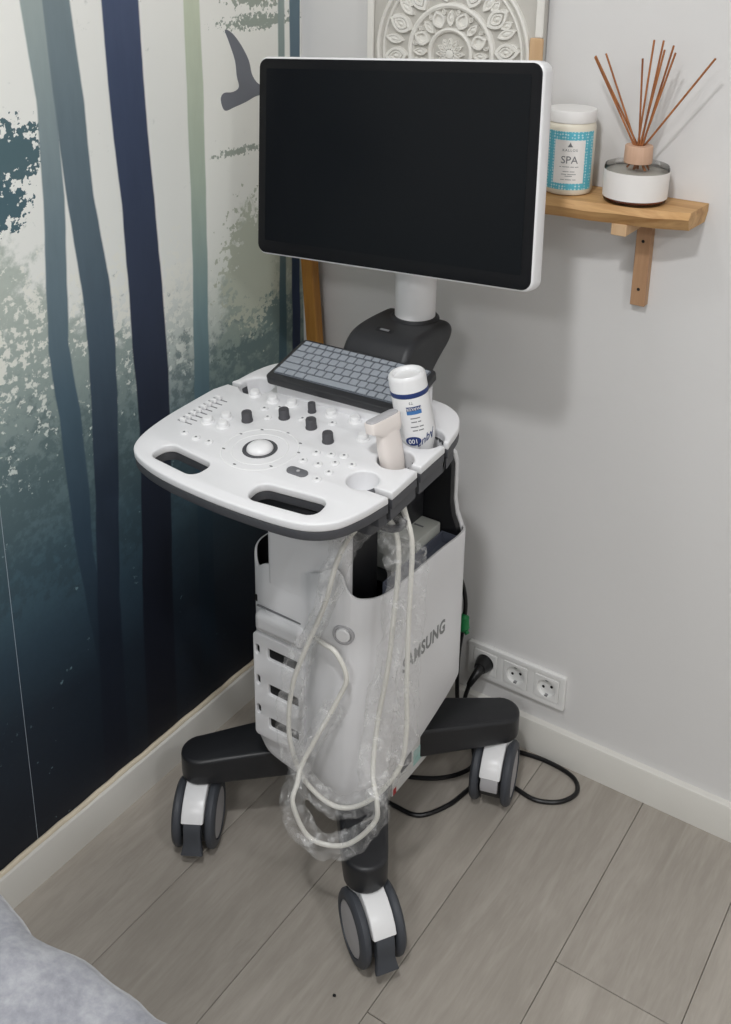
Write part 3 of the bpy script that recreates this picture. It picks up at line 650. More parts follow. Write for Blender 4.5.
bm = bm_new(); lathe(bm, [(0.0060, 0.0), (0.0064, 0.0012), (0.0080, 0.0012), (0.0084, 0.0)], PF(-0.120, -0.509), 26, False); obj('power_ring', bm, M['white2'], panel)
bm = flat([circ(0, 0, 0.0042, 18), circ(0, 0, 0.0030, 18)], 0.0003, 0, PF(-0.120, -0.509, 0.0008)); obj('power_mark', bm, M['mark'], panel)
for k in range(8):
    y = -0.580+0.086*k/7
    bm = bm_new(); box(bm, -0.015, 0.015, -0.0011, 0.0011, -0.001, 0.0004, mtx=PF(-0.189, y)); obj('slider_slot', bm, M['mark'], panel, smooth=0)
    bm = bm_new(); box(bm, -0.0055, 0.0055, -0.0030, 0.0030, 0.0004, 0.0075, 0.0012, 1, mtx=PF(-0.192, y)); obj('slider', bm, M['white2'], panel)
# cable hook below the right front corner
bm = flat([rrect(0.135, 0.188, -0.60, -0.53, 0.01)], 0.010, 0.002); bm.transform(Matrix.Translation((CX, 0, 0.826))); obj('cable_hook', bm, M['charcoal'], mach)
bm = bm_new(); tube(bm, cr([(CX+0.16, -0.55, 0.82), (CX+0.165, -0.545, 0.802), (CX+0.18, -0.54, 0.795), (CX+0.196, -0.533, 0.80), (CX+0.2, -0.53, 0.812)], 5), 0.006, 10); obj('hook_arm', bm, M['charcoal'], mach)

# keyboard on its wedge
KC = Vector((CX-0.005, -0.377, 0.9430)); kt = math.atan2(0.030, 0.135)
KM = frame(KC, (1, 0.055, 0), (-0.055, math.cos(kt), math.sin(kt)), (0, -math.sin(kt), math.cos(kt)))
kbd = obj('keyboard', flat([rrect(-0.132, 0.132, -0.062, 0.062, 0.010)], 0.005, 0.002, KM @ Matrix.Translation((0, 0, -0.007))), M['black'], mach)
obj('key_bed', flat([rrect(-0.124, 0.124, -0.047, 0.056, 0.004)], 0.0006, 0, KM @ Matrix.Translation((0, 0, 0.0004))), M['keybase'], kbd)
rowsK = [(0.052, 0.011, [1]*16), (0.0355, 0.0165, [1]*13+[2]), (0.0175, 0.0165, [1.5]+[1]*12+[1.5]), (-0.0005, 0.0165, [1.8]+[1]*11+[2.2]), (-0.0185, 0.0165, [2.3]+[1]*10+[2.7]), (-0.0350, 0.014, [1.2, 1.2, 1.2, 6.2, 1.2, 1, 1, 1, 1])]
kmesh = {}
for yy, hh, ws in rowsK:
    tot = sum(ws); x = -0.1225; yy = yy-0.0035
    for wv in ws:
        ww = 0.245*wv/tot; key = (round(ww, 4), hh)
        if key not in kmesh:
            b_ = bm_new(); box(b_, -ww/2+0.0009, ww/2-0.0009, -hh/2+0.0009, hh/2-0.0009, 0, 0.0028, 0.0009, 1)
            mm = bpy.data.meshes.new('key'); b_.to_mesh(mm); b_.free(); mm.materials.append(M['key']); finish(mm, 30); kmesh[key] = mm
        link('key', kmesh[key], kbd, KM @ Matrix.Translation((x+ww/2, yy, 0.0008))); x += ww
bm = bm_new(); vs = []
for x in (CX-0.122, CX+0.122):
    vs.append([bm.verts.new((x, -0.425, pz(-0.425)-0.004)), bm.verts.new((x, -0.425, 0.915)), bm.verts.new((x, -0.322, 0.934)), bm.verts.new((x, -0.322, pz(-0.322)-0.004))])
bm.faces.new(vs[0]); bm.faces.new(vs[1][::-1])
for k in range(4): bm.faces.new((vs[0][k], vs[0][(k+1) % 4], vs[1][(k+1) % 4], vs[1][k]))
obj('keyboard_wedge', bm, M['white'], mach, smooth=0)

# monitor arm, post, monitor
YZ = frame((CX-0.006, 0, 0), (0, 1, 0), (0, 0, 1), (1, 0, 0))
ap = cr([(-0.325, 0.86, 0), (-0.317, 0.925, 0), (-0.304, 0.957, 0), (-0.280, 0.977, 0), (-0.24, 0.984, 0), (-0.175, 0.984, 0), (-0.158, 0.981, 0), (-0.147, 0.971, 0), (-0.146, 0.957, 0), (-0.158, 0.940, 0), (-0.185, 0.922, 0), (-0.212, 0.899, 0), (-0.228, 0.86, 0)], 4)
arm = obj('monitor_arm', flat([[(v.x, v.y) for v in ap]], 0.054, 0.013, YZ, 4), M['black'], mach)
bm = flat([rrect(-0.017, 0.017, -0.006, 0.006, 0.003)], 0.0008, 0, frame((CX-0.012, -0.2620, 0.9815), (1, 0, 0), (0, 0.976, 0.216), (0, -0.216, 0.976))); bd = obj('badge', bm, M['black2'], arm, smooth=0)
bm = flat([rrect(-0.009, 0.009, -0.0028, 0.0028, 0.001)], 0.0004, 0, frame((CX-0.012, -0.2623, 0.9829), (1, 0, 0), (0, 0.976, 0.216), (0, -0.216, 0.976))); obj('badge_print', bm, M['mark'], arm, smooth=0)
bm = bm_new(); lathe(bm, [(0.044, 0.974), (0.044, 0.985), (0.040, 0.989), (0.036, 0.989)], Matrix.Translation((CX-0.001, -0.18, 0)), 36, False); obj('post_collar', bm, M['black'], mach)
bm = bm_new(); lathe(bm, [(0.0365, 0.975), (0.0365, 1.20), (0.034, 1.204), (0, 1.204)], Matrix.Translation((CX-0.001, -0.18, 0)), 36, True); obj('monitor_post', bm, M['white2'], mach)
yw, tl, rl = -0.041, 0.129, 0.074
rv = Vector((math.cos(yw), math.sin(yw), 0)); nv = Vector((math.sin(yw)*math.cos(tl), -math.cos(yw)*math.cos(tl), math.sin(tl))); uv_ = nv.cross(rv)
r2 = rv*math.cos(rl)+uv_*math.sin(rl); u2 = -rv*math.sin(rl)+uv_*math.cos(rl)
MM = frame((0.397, -0.298, 1.280), r2, u2, nv); MW, MH = 0.548, 0.3425
bm = flat([rrect(-MW/2, MW/2, -MH/2, MH/2, 0.018, 8)], 0.010, 0.005, MM @ Matrix.Translation((0, 0, -0.016))); mon = obj('monitor', bm, M['white2'], mach)
bm = flat([rrect(-0.20, 0.20, -0.12, 0.12, 0.03, 8)], 0.006, 0.012, MM @ Matrix.Translation((0, 0, -0.040))); obj('monitor_back', bm, M['white2'], mon)
bm = flat([rrect(-MW/2+0.0035, MW/2-0.0035, -MH/2+0.0035, MH/2-0.0035, 0.016, 8)], 0.0015, 0.001, MM @ Matrix.Translation((0, 0, -0.0015))); obj('bezel', bm, M['bezel'], mon)
bm = flat([rrect(-MW/2+0.020, MW/2-0.020, -MH/2+0.026, MH/2-0.020, 0.002, 2)], 0.0004, 0, MM @ Matrix.Translation((0, 0, 0.0012))); obj('screen', bm, M['screen'], mon, smooth=0)
bm = bm_new(); box(bm, -0.045, 0.045, -0.14, -0.03, -0.085, -0.050, 0.01, 2, mtx=MM); obj('monitor_mount', bm, M['white2'], mach)

# ------------------------------------------------------------------ things in the body well
pr = thing('equipment_box', (0.424, -0.268, 0.5405), 'light grey slotted box lying inside the open machine body', 'box')
bm = bm_new(); box(bm, 0.372, 0.484, -0.312, -0.226, 0.5405, 0.620, 0.003, 2); obj('box_case', bm, M['printer'], pr)
for k in range(3):
    bm = bm_new(); box(bm, 0.392+0.028*k, 0.411+0.028*k, -0.262, -0.258, 0.6198, 0.6206); obj('vent_slot', bm, M['mark'], pr, smooth=0)
tr = bm_new()
box(tr, 0.488, 0.522, -0.425, -0.228, 0.5785, 0.582); box(tr, 0.488, 0.490, -0.425, -0.228, 0.582, 0.604); box(tr, 0.520, 0.522, -0.425, -0.228, 0.582, 0.600); box(tr, 0.490, 0.520, -0.425, -0.423, 0.582, 0.600); box(tr, 0.490, 0.520, -0.230, -0.228, 0.582, 0.604); box(tr, 0.490, 0.520, -0.330, -0.328, 0.582, 0.596)
tag(obj('accessory_tray', tr, M['tray'], smooth=0), 'narrow smoky blue plastic tray beside the grey slotted box', 'tray')

# ------------------------------------------------------------------ gel bottle (upside down in its holder)
bb = P_(CUPS[2][0]-0.003, CUPS[2][1]+0.001, -0.0575); bt = Vector((0.5285, -0.4320, 1.000))
ax = (bt-bb).normalized(); BL = (bt-bb).length
BM = axis_frame(bb, ax, Vector((1, 0, 0)))
gel = thing('gel_bottle', bb, 'white ultrasound gel bottle standing upside down in the panel cup', 'bottle')
bm = bm_new(); lathe(bm, [(0, 0.002), (0.018, 0.002), (0.0195, 0.004), (0.0215, 0.035), (0.0285, 0.055), (0.0295, 0.07), (0.0295, BL-0.005), (0.0285, BL), (0.026, BL+0.0025), (0.0225, BL+0.002), (0.020, BL-0.003), (0, BL-0.004)], BM, 40, False); gb = obj('bottle_body', bm, M['white2'], gel)
bm = bm_new(); lathe(bm, [(0.0296, BL-0.031), (0.0299, BL-0.030), (0.0299, BL-0.024), (0.0296, BL-0.023)], BM, 40, False); obj('blue_band', bm, M['navy'], gel)
tocam = (CAM-bb); a0 = math.atan2((BM.inverted().to_3x3() @ tocam).y, (BM.inverted().to_3x3() @ tocam).x)
def wrap(R, a0, z0, flip=False):
    s = -1 if flip else 1
    return lambda c: Vector(((R+c.z)*math.cos(a0+s*c.x/R), (R+c.z)*math.sin(a0+s*c.x/R), z0+s*c.y))
RB = 0.0297
def btext(s, size, z, da=0.0, m='navy', **k): obj('label_print', text(s, size, BM, 0.0002, fn=wrap(RB, a0+da, z, True), **k), M[m], gel, smooth=0)
def curved_patch(R, a_c, da, z0, z1, mtx, n=10):
    b_ = bm_new(); A = []; B = []
    for k in range(n+1):
        a = a_c-da+2*da*k/n; A.append(b_.verts.new(mtx @ Vector((R*math.cos(a), R*math.sin(a), z0)))); B.append(b_.verts.new(mtx @ Vector((R*math.cos(a), R*math.sin(a), z1))))
    for k in range(n): b_.faces.new((A[k], A[k+1], B[k+1], B[k]))
    return b_
obj('label_print', curved_patch(RB, a0+0.05, 0.40, BL-0.0575, BL-0.0445, BM), M['blue'], gel)
obj('label_print', curved_patch(RB+0.0001, a0+0.05, 0.40, BL-0.0515, BL-0.0445, BM), M['navy'], gel)
obj('label_print', text('PARKER', 0.0068, BM, 0.0002, fn=wrap(RB+0.0003, a0+0.05, BL-0.0480, True)), M['white2'], gel, smooth=0)
btext('T3', 0.006, BL-0.038, -0.05, 'mark')
def fine_print(name, R0, ac, z, widths, h, mtx, parent, total):
    # a line of print too small to read: word-long strokes round the curve
    x = -total/2
    for wd in widths:
        obj(name, curved_patch(R0, ac+(x+wd/2)/R0, wd/2/R0, z-h/2, z+h/2, mtx, 3), M['mark'], parent, smooth=0); x += wd+0.0016
for i, wl in enumerate(([0.015], [0.009, 0.005], [0.012, 0.007], [0.008, 0.008])):
    fine_print('label_print', RB, a0+0.05+0.02*i, BL-(0.064+0.0062*i+(0.002 if i > 1 else 0)), wl, 0.0017, BM, gel, sum(wl)+0.0016*(len(wl)-1))
bm = bm_new(); rg = [[bm.verts.new((0, 0, 0))]]
for f_ in (0.33, 0.66, 1.0): rg.append([bm.verts.new((0.0125*f_*math.cos(2*PI*k/28), 0.0075*f_*math.sin(2*PI*k/28), 0)) for k in range(28)])
for k in range(28):
    bm.faces.new((rg[0][0], rg[1][k], rg[1][(k+1) % 28]))
    for A, B in zip(rg[1:-1], rg[2:]): bm.faces.new((A[k], B[k], B[(k+1) % 28], A[(k+1) % 28]))
for v in bm.verts: v.co = BM @ wrap(RB, a0-0.25, BL-0.102, True)(v.co)
obj('label_print', bm, M['navy'], gel, smooth=0)
obj('label_print', text('100', 0.0105, BM, 0.0002, fn=wrap(RB+0.0002, a0-0.25, BL-0.102, True)), M['white2'], gel, smooth=0)
def slant(c, k=0.42): return Vector((c.x, c.y+k*c.x*-1, c.z))
wf = wrap(RB, a0+0.54, BL-0.102, True)
obj('label_print', text('Aqua', 0.0165, BM, 0.0002, shear=0.3, fn=lambda c: wf(slant(c, -0.45))), M['navy'], gel, smooth=0)

# ------------------------------------------------------------------ probe in the middle holder with its bagged cable
pb0 = P_(CUPS[1][0], CUPS[1][1], -0.050); pt0 = Vector((0.532, -0.497, 0.956)); pax = (pt0-pb0).normalized(); PL = (pt0-pb0).length
PRM = axis_frame(pb0, pax, Vector((0.2, 0.98, 0)))
prb = thing('ultrasound_probe', pb0, 'off white linear ultrasound probe standing in the panel holder beside gel bottle', 'ultrasound probe')
def loft(secs, mtx, n=28, p=3.0):
    b_ = bm_new(); rg = []
    for z, a, b, sh in secs:
        r = []
        for k in range(n):
            t = 2*PI*k/n; c, s = math.cos(t), math.sin(t)
            r.append(b_.verts.new(mtx @ Vector((a*math.copysign(abs(c)**(2/p), c)+sh, b*math.copysign(abs(s)**(2/p), s), z))))
        rg.append(r)
    for A, B in zip(rg[:-1], rg[1:]):
        for k in range(n): b_.faces.new((A[k], A[(k+1) % n], B[(k+1) % n], B[k]))
    b_.faces.new(rg[0][::-1]); b_.faces.new(rg[-1]); return b_
obj('probe_handle', loft([(0.0, 0.010, 0.009, 0), (0.01, 0.0145, 0.012, 0), (0.04, 0.020, 0.013, 0), (0.07, 0.0215, 0.0125, 0), (PL-0.030, 0.020, 0.0115, 0), (PL-0.022, 0.022, 0.0115, 0)], PRM), M['offwhite'], prb)
ph = obj('probe_head', loft([(PL-0.028, 0.021, 0.0110, 0), (PL-0.022, 0.0275, 0.0120, -0.003), (PL-0.018, 0.0305, 0.0125, -0.006), (PL-0.004, 0.0312, 0.0120, -0.006), (PL-0.002, 0.0307, 0.0115, -0.006)], PRM, p=5), M['offwhite'], prb)
obj('probe_lens', loft([(PL-0.002, 0.0295, 0.0095, -0.006), (PL+0.0005, 0.029, 0.0085, -0.006), (PL+0.0015, 0.0275, 0.006, -0.006)], PRM, p=5), M['disc'], prb)
cabA = [(0.5555, -0.5005, 0.845), (0.583, -0.516, 0.815), (0.597, -0.520, 0.787), (0.600, -0.519, 0.747), (0.598, -0.520, 0.630), (0.598, -0.520, 0.506), (0.599, -0.519, 0.415), (0.589, -0.523, 0.340), (0.546, -0.543, 0.267), (0.493, -0.563, 0.240), (0.440, -0.579, 0.277), (0.416, -0.587, 0.347), (0.413, -0.588, 0.414), (0.422, -0.585, 0.482), (0.442, -0.578, 0.549), (0.472, -0.569, 0.636), (0.491, -0.563, 0.718), (0.512, -0.557, 0.770), (0.545, -0.545, 0.808),
        (0.571, -0.532, 0.800), (0.582, -0.528, 0.744), (0.576, -0.530, 0.626), (0.569, -0.533, 0.530), (0.556, -0.538, 0.431), (0.565, -0.564, 0.353), (0.588, -0.586, 0.322), (0.586, -0.590, 0.281), (0.540, -0.605, 0.221), (0.484, -0.626, 0.221), (0.457, -0.636, 0.284), (0.452, -0.618, 0.312), (0.450, -0.596, 0.342), (0.492, -0.562, 0.457), (0.506, -0.556, 0.506), (0.487, -0.558, 0.546), (0.460, -0.555, 0.550), (0.430, -0.540, 0.540)]
cpts = cr(cabA, 8)
bm = bm_new(); tube(bm, cpts, lambda i, t, a: 0.0041 if i > 10 else 0.0075-0.00033*i, 10); obj('cable', bm, M['cable'], prb)
def sleeve(i0, i1, r0, seed, seg=14):
    pts = cpts[i0:i1]; b_ = bm_new()
    def rad(i, t, a):
        n_ = mnoise.noise(Vector((math.cos(a)*1.2+seed, math.sin(a)*1.2, i*0.22))); n2 = mnoise.noise(Vector((math.cos(a)*2.5+seed, math.sin(a)*2.5, i*0.6)))
        e = 0.75+0.5*abs(math.sin(a+0.08*i+seed))
        return max(0.007, r0*(e+0.5*n_+0.28*n2))
    tube(b_, pts, rad, seg, False)
    o = obj('plastic_sleeve', b_, M['film'], prb, smooth=25); o['label'] = 'clear crinkled plastic sleeve over the cable'; return o
sleeve(22, 54, 0.019, 1.0); sleeve(56, 88, 0.0155, 2.3); sleeve(86, 146, 0.0175, 4.1); sleeve(146, 196, 0.0195, 6.6); sleeve(196, 256, 0.017, 8.2)

# ------------------------------------------------------------------ triple wall socket and power cord
SX, SZ = 0.4435, 0.1285
sk = thing('triple_wall_socket', (SX+0.1115, 0, SZ), 'white triple wall socket plate above the right skirting board', 'socket')
ZW = lambda y: frame((0, y, 0), (1, 0, 0), (0, 0, 1), (0, -1, 0))
cxs = [SX+0.0405+0.071*k for k in range(3)]; czs = SZ+0.0405
obj('frame_plate', flat([rrect(SX, SX+0.223, SZ, SZ+0.081, 0.004)]+[rrect(c-0.0275, c+0.0275, czs-0.0275, czs+0.0275, 0.002) for c in cxs], 0.0035, 0.0015, ZW(-0.005)), M['socket'], sk)
for i, c in enumerate(cxs):
    ins = obj('socket_insert', flat([rrect(c-0.0272, c+0.0272, czs-0.0272, czs+0.0272, 0.002), circ(c, czs, 0.0200, 32)], 0.004, 0.001, ZW(-0.0062)), M['socket'], sk)
    bm = bm_new(); lathe(bm, [(0.0202, 0.0105), (0.0195, 0.0035), (0, 0.0035)], frame((c, 0, czs), (1, 0, 0), (0, 0, 1), (0, -1, 0)), 32, False); obj('socket_well', bm, M['socket'], sk)
    if i:
        for s in (-1, 1):
            obj('pin_hole', flat([circ(c+s*0.0095*0.94, czs+s*0.003, 0.0030, 14)], 0.0003, 0, ZW(-0.0041)), M['darkhole'], sk, smooth=0)
        for s in (-1, 1):
            bm = bm_new(); box(bm, c-0.003, c+0.003, -0.0105, -0.004, czs+s*0.0185-0.0012, czs+s*0.0185+0.0012); obj('earth_clip', bm, M['metal'], sk, smooth=0)
cord = thing('power_cord', (0.56, -0.14, 0.0), 'black power cord with plug looping over the floor behind the machine', 'power cord')
pm = frame((cxs[0], 0, czs), (1, 0, 0), (0, 0, 1), (0, -1, 0))
bm = bm_new(); lathe(bm, [(0, 0.006), (0.0185, 0.006), (0.0185, 0.014), (0.0175, 0.019), (0.0165, 0.024), (0.013, 0.034), (0, 0.036)], pm, 28, False); obj('plug', bm, M['cord'], cord)
bm = bm_new(); tube(bm, cr([(cxs[0], -0.030, czs), (cxs[0]+0.0, -0.043, czs-0.004), (cxs[0]-0.004, -0.055, czs-0.014), (cxs[0]-0.008, -0.064, czs-0.026)], 5), lambda i, t, a: 0.0115-0.0055*t, 14); obj('strain_relief', bm, M['cord'], cord)
cpath = [(0.476, -0.064, 0.142), (0.470, -0.070, 0.10), (0.480, -0.075, 0.05), (0.500, -0.080, 0.012), (0.524, -0.118, 0.0048), (0.515, -0.155, 0.0048), (0.485, -0.192, 0.0048), (0.438, -0.221, 0.0048), (0.40, -0.235, 0.0048), (0.385, -0.265, 0.0048), (0.41, -0.298, 0.0048), (0.453, -0.304, 0.0048), (0.502, -0.297, 0.0048), (0.535, -0.245, 0.0048), (0.548, -0.190, 0.0048), (0.556, -0.145, 0.0048), (0.580, -0.125, 0.0048), (0.620, -0.128, 0.0048), (0.672, -0.134, 0.0048), (0.715, -0.111, 0.0048), (0.733, -0.070, 0.0048), (0.710, -0.036, 0.0048), (0.650, -0.026, 0.0048), (0.590, -0.034, 0.0048), (0.535, -0.05, 0.0048), (0.490, -0.068, 0.020), (0.466, -0.082, 0.08), (0.459, -0.085, 0.16), (0.459, -0.083, 0.235), (0.466, -0.080, 0.307), (0.468, -0.085, 0.37), (0.462, -0.105, 0.43), (0.452, -0.150, 0.470), (0.45, -0.180, 0.475)]
bm = bm_new(); tube(bm, cr(cpath, 8), 0.0046, 10); obj('flex', bm, M['cord'], cord)
bm = bm_new(); tube(bm, cr([(0.4665, -0.081, 0.328), (0.467, -0.082, 0.310), (0.470, -0.084, 0.296), (0.478, -0.086, 0.286)], 4), lambda i, t, a: 0.0105 if 1 < i < 10 else 0.005, 12); obj('green_tag', bm, M['green'], cord)

# ------------------------------------------------------------------ shelf
SHZ0, SHZ1 = 1.194, 1.226
shf = thing('wall_shelf', (0.5, 0, SHZ0), 'live edge wooden wall shelf on wooden brackets', 'shelf')
fe = []
for k in range(41):
    t = k/40; x = 0.832+(0.13-0.832)*t; 
    fx = [(0.13, -0.124), (0.40, -0.130), (0.60, -0.126), (0.66, -0.118), (0.73, -0.109), (0.78, -0.099), (0.832, -0.083)]
    for (xa, ya), (xb, yb) in zip(fx[:-1], fx[1:]):
        if xa <= x <= xb+1e-9: yv = ya+(yb-ya)*(x-xa)/(xb-xa)
    fe.append((x, yv-0.0015*math.sin(21*t)))
bm = bm_new(); tp = [(0.836, -0.0005)]+fe+[(0.13, -0.0005)]; T_ = []; Md = []; B_ = []
for i, (x, y) in enumerate(tp):
    e = 1 if 0 < i <= 41 else 0; w_ = 0.0018*math.sin(i*1.1)+0.002*math.sin(i*0.47)
    T_.append(bm.verts.new((x, y+(0.004 if e else 0), SHZ1))); Md.append(bm.verts.new((x, y-(0.004+w_*0.4 if e else 0), SHZ1-0.012+(w_*0.6 if e else 0)))); B_.append(bm.verts.new((x-(0.004 if i < 2 else 0), y+((0.012+w_) if e else 0), SHZ0)))
for A, B in ((T_, Md), (Md, B_)):
    for i in range(len(A)): j = (i+1) % len(A); bm.faces.new((A[i], A[j], B[j], B[i]))
bm.faces.new(T_); bm.faces.new(B_[::-1]); obj('board', bm, M['shelfwood'], shf, smooth=40)
for bx in (0.725, 0.215):
    bm = bm_new(); box(bm, bx, bx+0.026, -0.018, -0.0003, 1.032, SHZ0, 0.001, 1); br = obj('bracket_upright', bm, M['bracketwood'], shf)
    bm = bm_new(); box(bm, bx-0.016, bx+0.010, -0.098, -0.018, SHZ0-0.020, SHZ0, 0.001, 1); obj('bracket_arm', bm, M['palewood'], shf)
    for z in (1.062, 1.148):
        obj('screw', flat([circ(bx+0.013, z, 0.0028, 12)], 0.0005, 0, ZW(-0.0183)), M['darkhole'], br, smooth=0)

# spa jar
JX, JY, JR, JZ = 0.611, -0.062, 0.0415, SHZ1
jar = thing('spa_jar', (JX, JY, JZ), 'cream jar with turquoise SPA label on the wooden shelf', 'jar')
TJ = Matrix.Translation((JX, JY, JZ))
bm = bm_new(); lathe(bm, [(0, 0.0), (0.034, 0.0), (0.039, 0.002), (JR, 0.007), (JR, 0.112), (0.040, 0.118), (0.038, 0.121), (0, 0.121)], TJ, 44, False); obj('jar_body', bm, M['cream'], jar)
bm = bm_new(); lathe(bm, [(0.038, 0.120), (0.0405, 0.121), (0.0410, 0.1225), (0.0410, 0.138), (0.0400, 0.1405), (0, 0.1408)], TJ, 44, False); obj('lid', bm, M['lid'], jar)
ja = math.atan2(CAM.y-JY, CAM.x-JX)+0.02
def teal_mat():
    m = bpy.data.materials.new('turquoise_pattern'); m.use_nodes = True; nt = m.node_tree; q = NT(nt); b = nt.nodes['Principled BSDF']
    tc = q.n('ShaderNodeTexCoord'); v = q.n('ShaderNodeTexVoronoi'); v.inputs['Scale'].default_value = 210; v.inputs['Randomness'].default_value = 0.25; nt.links.new(tc.outputs['Object'], v.inputs['Vector'])
    k = q.smooth(v.outputs['Distance'], 0.28, 0.40)
    nt.links.new(q.mix(k, rgb(196, 230, 236), rgb(96, 188, 208)), b.inputs['Base Color']); setin(b, 'Roughness', 0.45); return m
M['turq'] = teal_mat()
obj('label_band', curved_patch(JR+0.0003, ja, 1.08, 0.011, 0.108, TJ, 22), M['turq'], jar)
obj('label_panel', curved_patch(JR+0.0006, ja, 0.62, 0.022, 0.094, TJ, 16), M['labelpaper'], jar)
def jtext(s, size, z, m='mark', **k): obj('label_print', text(s, size, TJ, 0.0001, fn=wrap(JR+0.0009, ja, z), **k), M[m], jar, smooth=0)
jtext('SPA', 0.0175, 0.0610); jtext('KALLOS', 0.0058, 0.0775, space=1.3); 
for z, wl in ((0.0500, [0.003, 0.012, 0.006, 0.006]), (0.0420, [0.010, 0.008]), (0.0375, [0.009, 0.014]), (0.0345, [0.012]), (0.0285, [0.006, 0.010, 0.006])):
    fine_print('label_print', JR+0.0009, ja, z, wl, 0.0009, TJ, jar, sum(wl)+0.0016*(len(wl)-1))
tri = [(-0.0045, -0.003), (0.0045, -0.003), (0.002, 0.0005), (0.0, 0.0050), (-0.002, 0.0005)]
bm = flat([tri], 0.0001); 
for v in bm.verts: v.co = TJ @ wrap(JR+0.0009, ja, 0.0860)(v.co)
obj('label_print', bm, M['mark'], jar, smooth=0)

# reed diffuser
DX, DY, DZ = 0.729, -0.057, SHZ1
df = thing('reed_diffuser', (DX, DY, DZ), 'round glass diffuser bottle with white label and wooden collar', 'diffuser')
TD = Matrix.Translation((DX, DY, DZ))
bm = bm_new(); lathe(bm, [(0, 0.0), (0.047, 0.0), (0.0505, 0.003), (0.0515, 0.006), (0.0525, 0.056), (0.051, 0.0605), (0.047, 0.062), (0.022, 0.063), (0.018, 0.066)], TD, 48, False); obj('glass_bottle', bm, M['glass'], df)
bm = bm_new(); lathe(bm, [(0, 0.003), (0.0455, 0.003), (0.0495, 0.0055), (0.0500, 0.009), (0, 0.009)], TD, 44, False); obj('bottle_base', bm, M['amber'], df)
bm = bm_new(); lathe(bm, [(0, 0.0095), (0.0500, 0.0095), (0.0506, 0.050), (0, 0.050)], TD, 44, False); obj('liquid', bm, M['oil'], df)
bm = bm_new(); lathe(bm, [(0.0519, 0.009), (0.0524, 0.009), (0.0533, 0.0535), (0.0528, 0.0535)], TD, 48, False); obj('label_wrap', bm, M['labelpaper'], df)
bm = bm_new(); lathe(bm, [(0.0155, 0.064), (0.0225, 0.064), (0.0230, 0.066), (0.0225, 0.091), (0.0215, 0.0925), (0.0095, 0.0925), (0.0095, 0.066)], TD, 40, False); obj('wooden_collar', bm, M['collar'], df)
RD = [((0.646, -0.070, 1.453), 'reed leaning farthest left out of the glass diffuser'), ((0.650, -0.078, 1.456), 'reed just beside the farthest left leaning reed'), ((0.661, -0.062, 1.459), 'reed leaning left, third from the left in the diffuser'), ((0.719, -0.052, 1.455), 'short looking reed standing almost upright in the diffuser'),
      ((0.742, -0.072, 1.487), 'tallest looking upright reed in the diffuser'), ((0.753, -0.060, 1.486), 'dark upright reed right beside the tallest looking reed'), ((0.762, -0.078, 1.474), 'reed leaning slightly right at the front of the bunch'), ((0.771, -0.064, 1.480), 'reed leaning slightly right in the middle of the bunch'), ((0.777, -0.070, 1.470), 'reed leaning slightly right on the outside of the bunch'), ((0.838, -0.066, 1.466), 'single reed leaning far right out of the diffuser')]
for i, (tp_, lb) in enumerate(RD):
    a = 2*PI*i/len(RD); T0 = Vector(tp_); C0 = Vector((DX-0.0075+0.015*i/9, DY+0.0045*(1 if i % 2 else -1), DZ+0.0925))
    d = (C0-T0).normalized(); bot = C0+d*((C0.z-DZ-0.052)/-d.z)
    off = Vector((bot.x-DX, bot.y-DY, 0))
    if off.length > 0.042: bot = C0+(bot-C0)*0.55
    bm = bm_new(); tube(bm, [bot, C0, (C0+T0)/2, T0], 0.0017, 8); tag(obj('diffuser_reed', bm, M['reed']), lb, 'reed', 'reeds in the diffuser bottle')

# carved panel standing on the shelf
MX, MZ, MS, MT = 0.3535, 1.4300, 0.1780, 0.2035
cp = thing('carved_wall_panel', (MX, -0.016, SHZ1), 'square white carved mandala panel standing on the shelf against the wall', 'wall art')
MF = frame((MX, -0.016, MZ), (1, 0, 0), (0, 0.0, 1), (0, -1, 0))
obj('backing', flat([rrect(-MS, MS, -MT, MT, 0.003)], 0.005, 0.001, MF), M['carveback'], cp)
for nm, x0, x1, y0, y1, mm in (('frame_strip', -MS, -MS+0.014, -MT, MT, 'carve'), ('frame_strip', MS-0.014, MS, 0.040, MT, 'carve'), ('frame_strip', -MS+0.014, MS-0.014, MT-0.018, MT, 'carve'), ('frame_strip', -MS+0.014, MS-0.022, -MT, -MT+0.018, 'carve'), ('bare_wood_strip', MS-0.022, MS+0.002, -MT, 0.040, 'palewood')):
    bm = bm_new(); box(bm, x0, x1, y0, y1, 0.006, 0.0125 if mm == 'carve' else 0.014, 0.002, 1, mtx=MF); obj(nm, bm, M[mm], cp)
def ringm(R, w_, h): 
    b_ = bm_new(); lathe(b_, [(R-w_, 0.0055), (R-w_*0.7, 0.006+h*0.7), (R, 0.006+h), (R+w_*0.7, 0.006+h*0.7), (R+w_, 0.0055)], MF, 72, False); obj('ring', b_, M['carve'], cp)
ringm(0.153, 0.0045, 0.008); ringm(0.141, 0.003, 0.006); ringm(0.084, 0.006, 0.008); ringm(0.042, 0.005, 0.008)
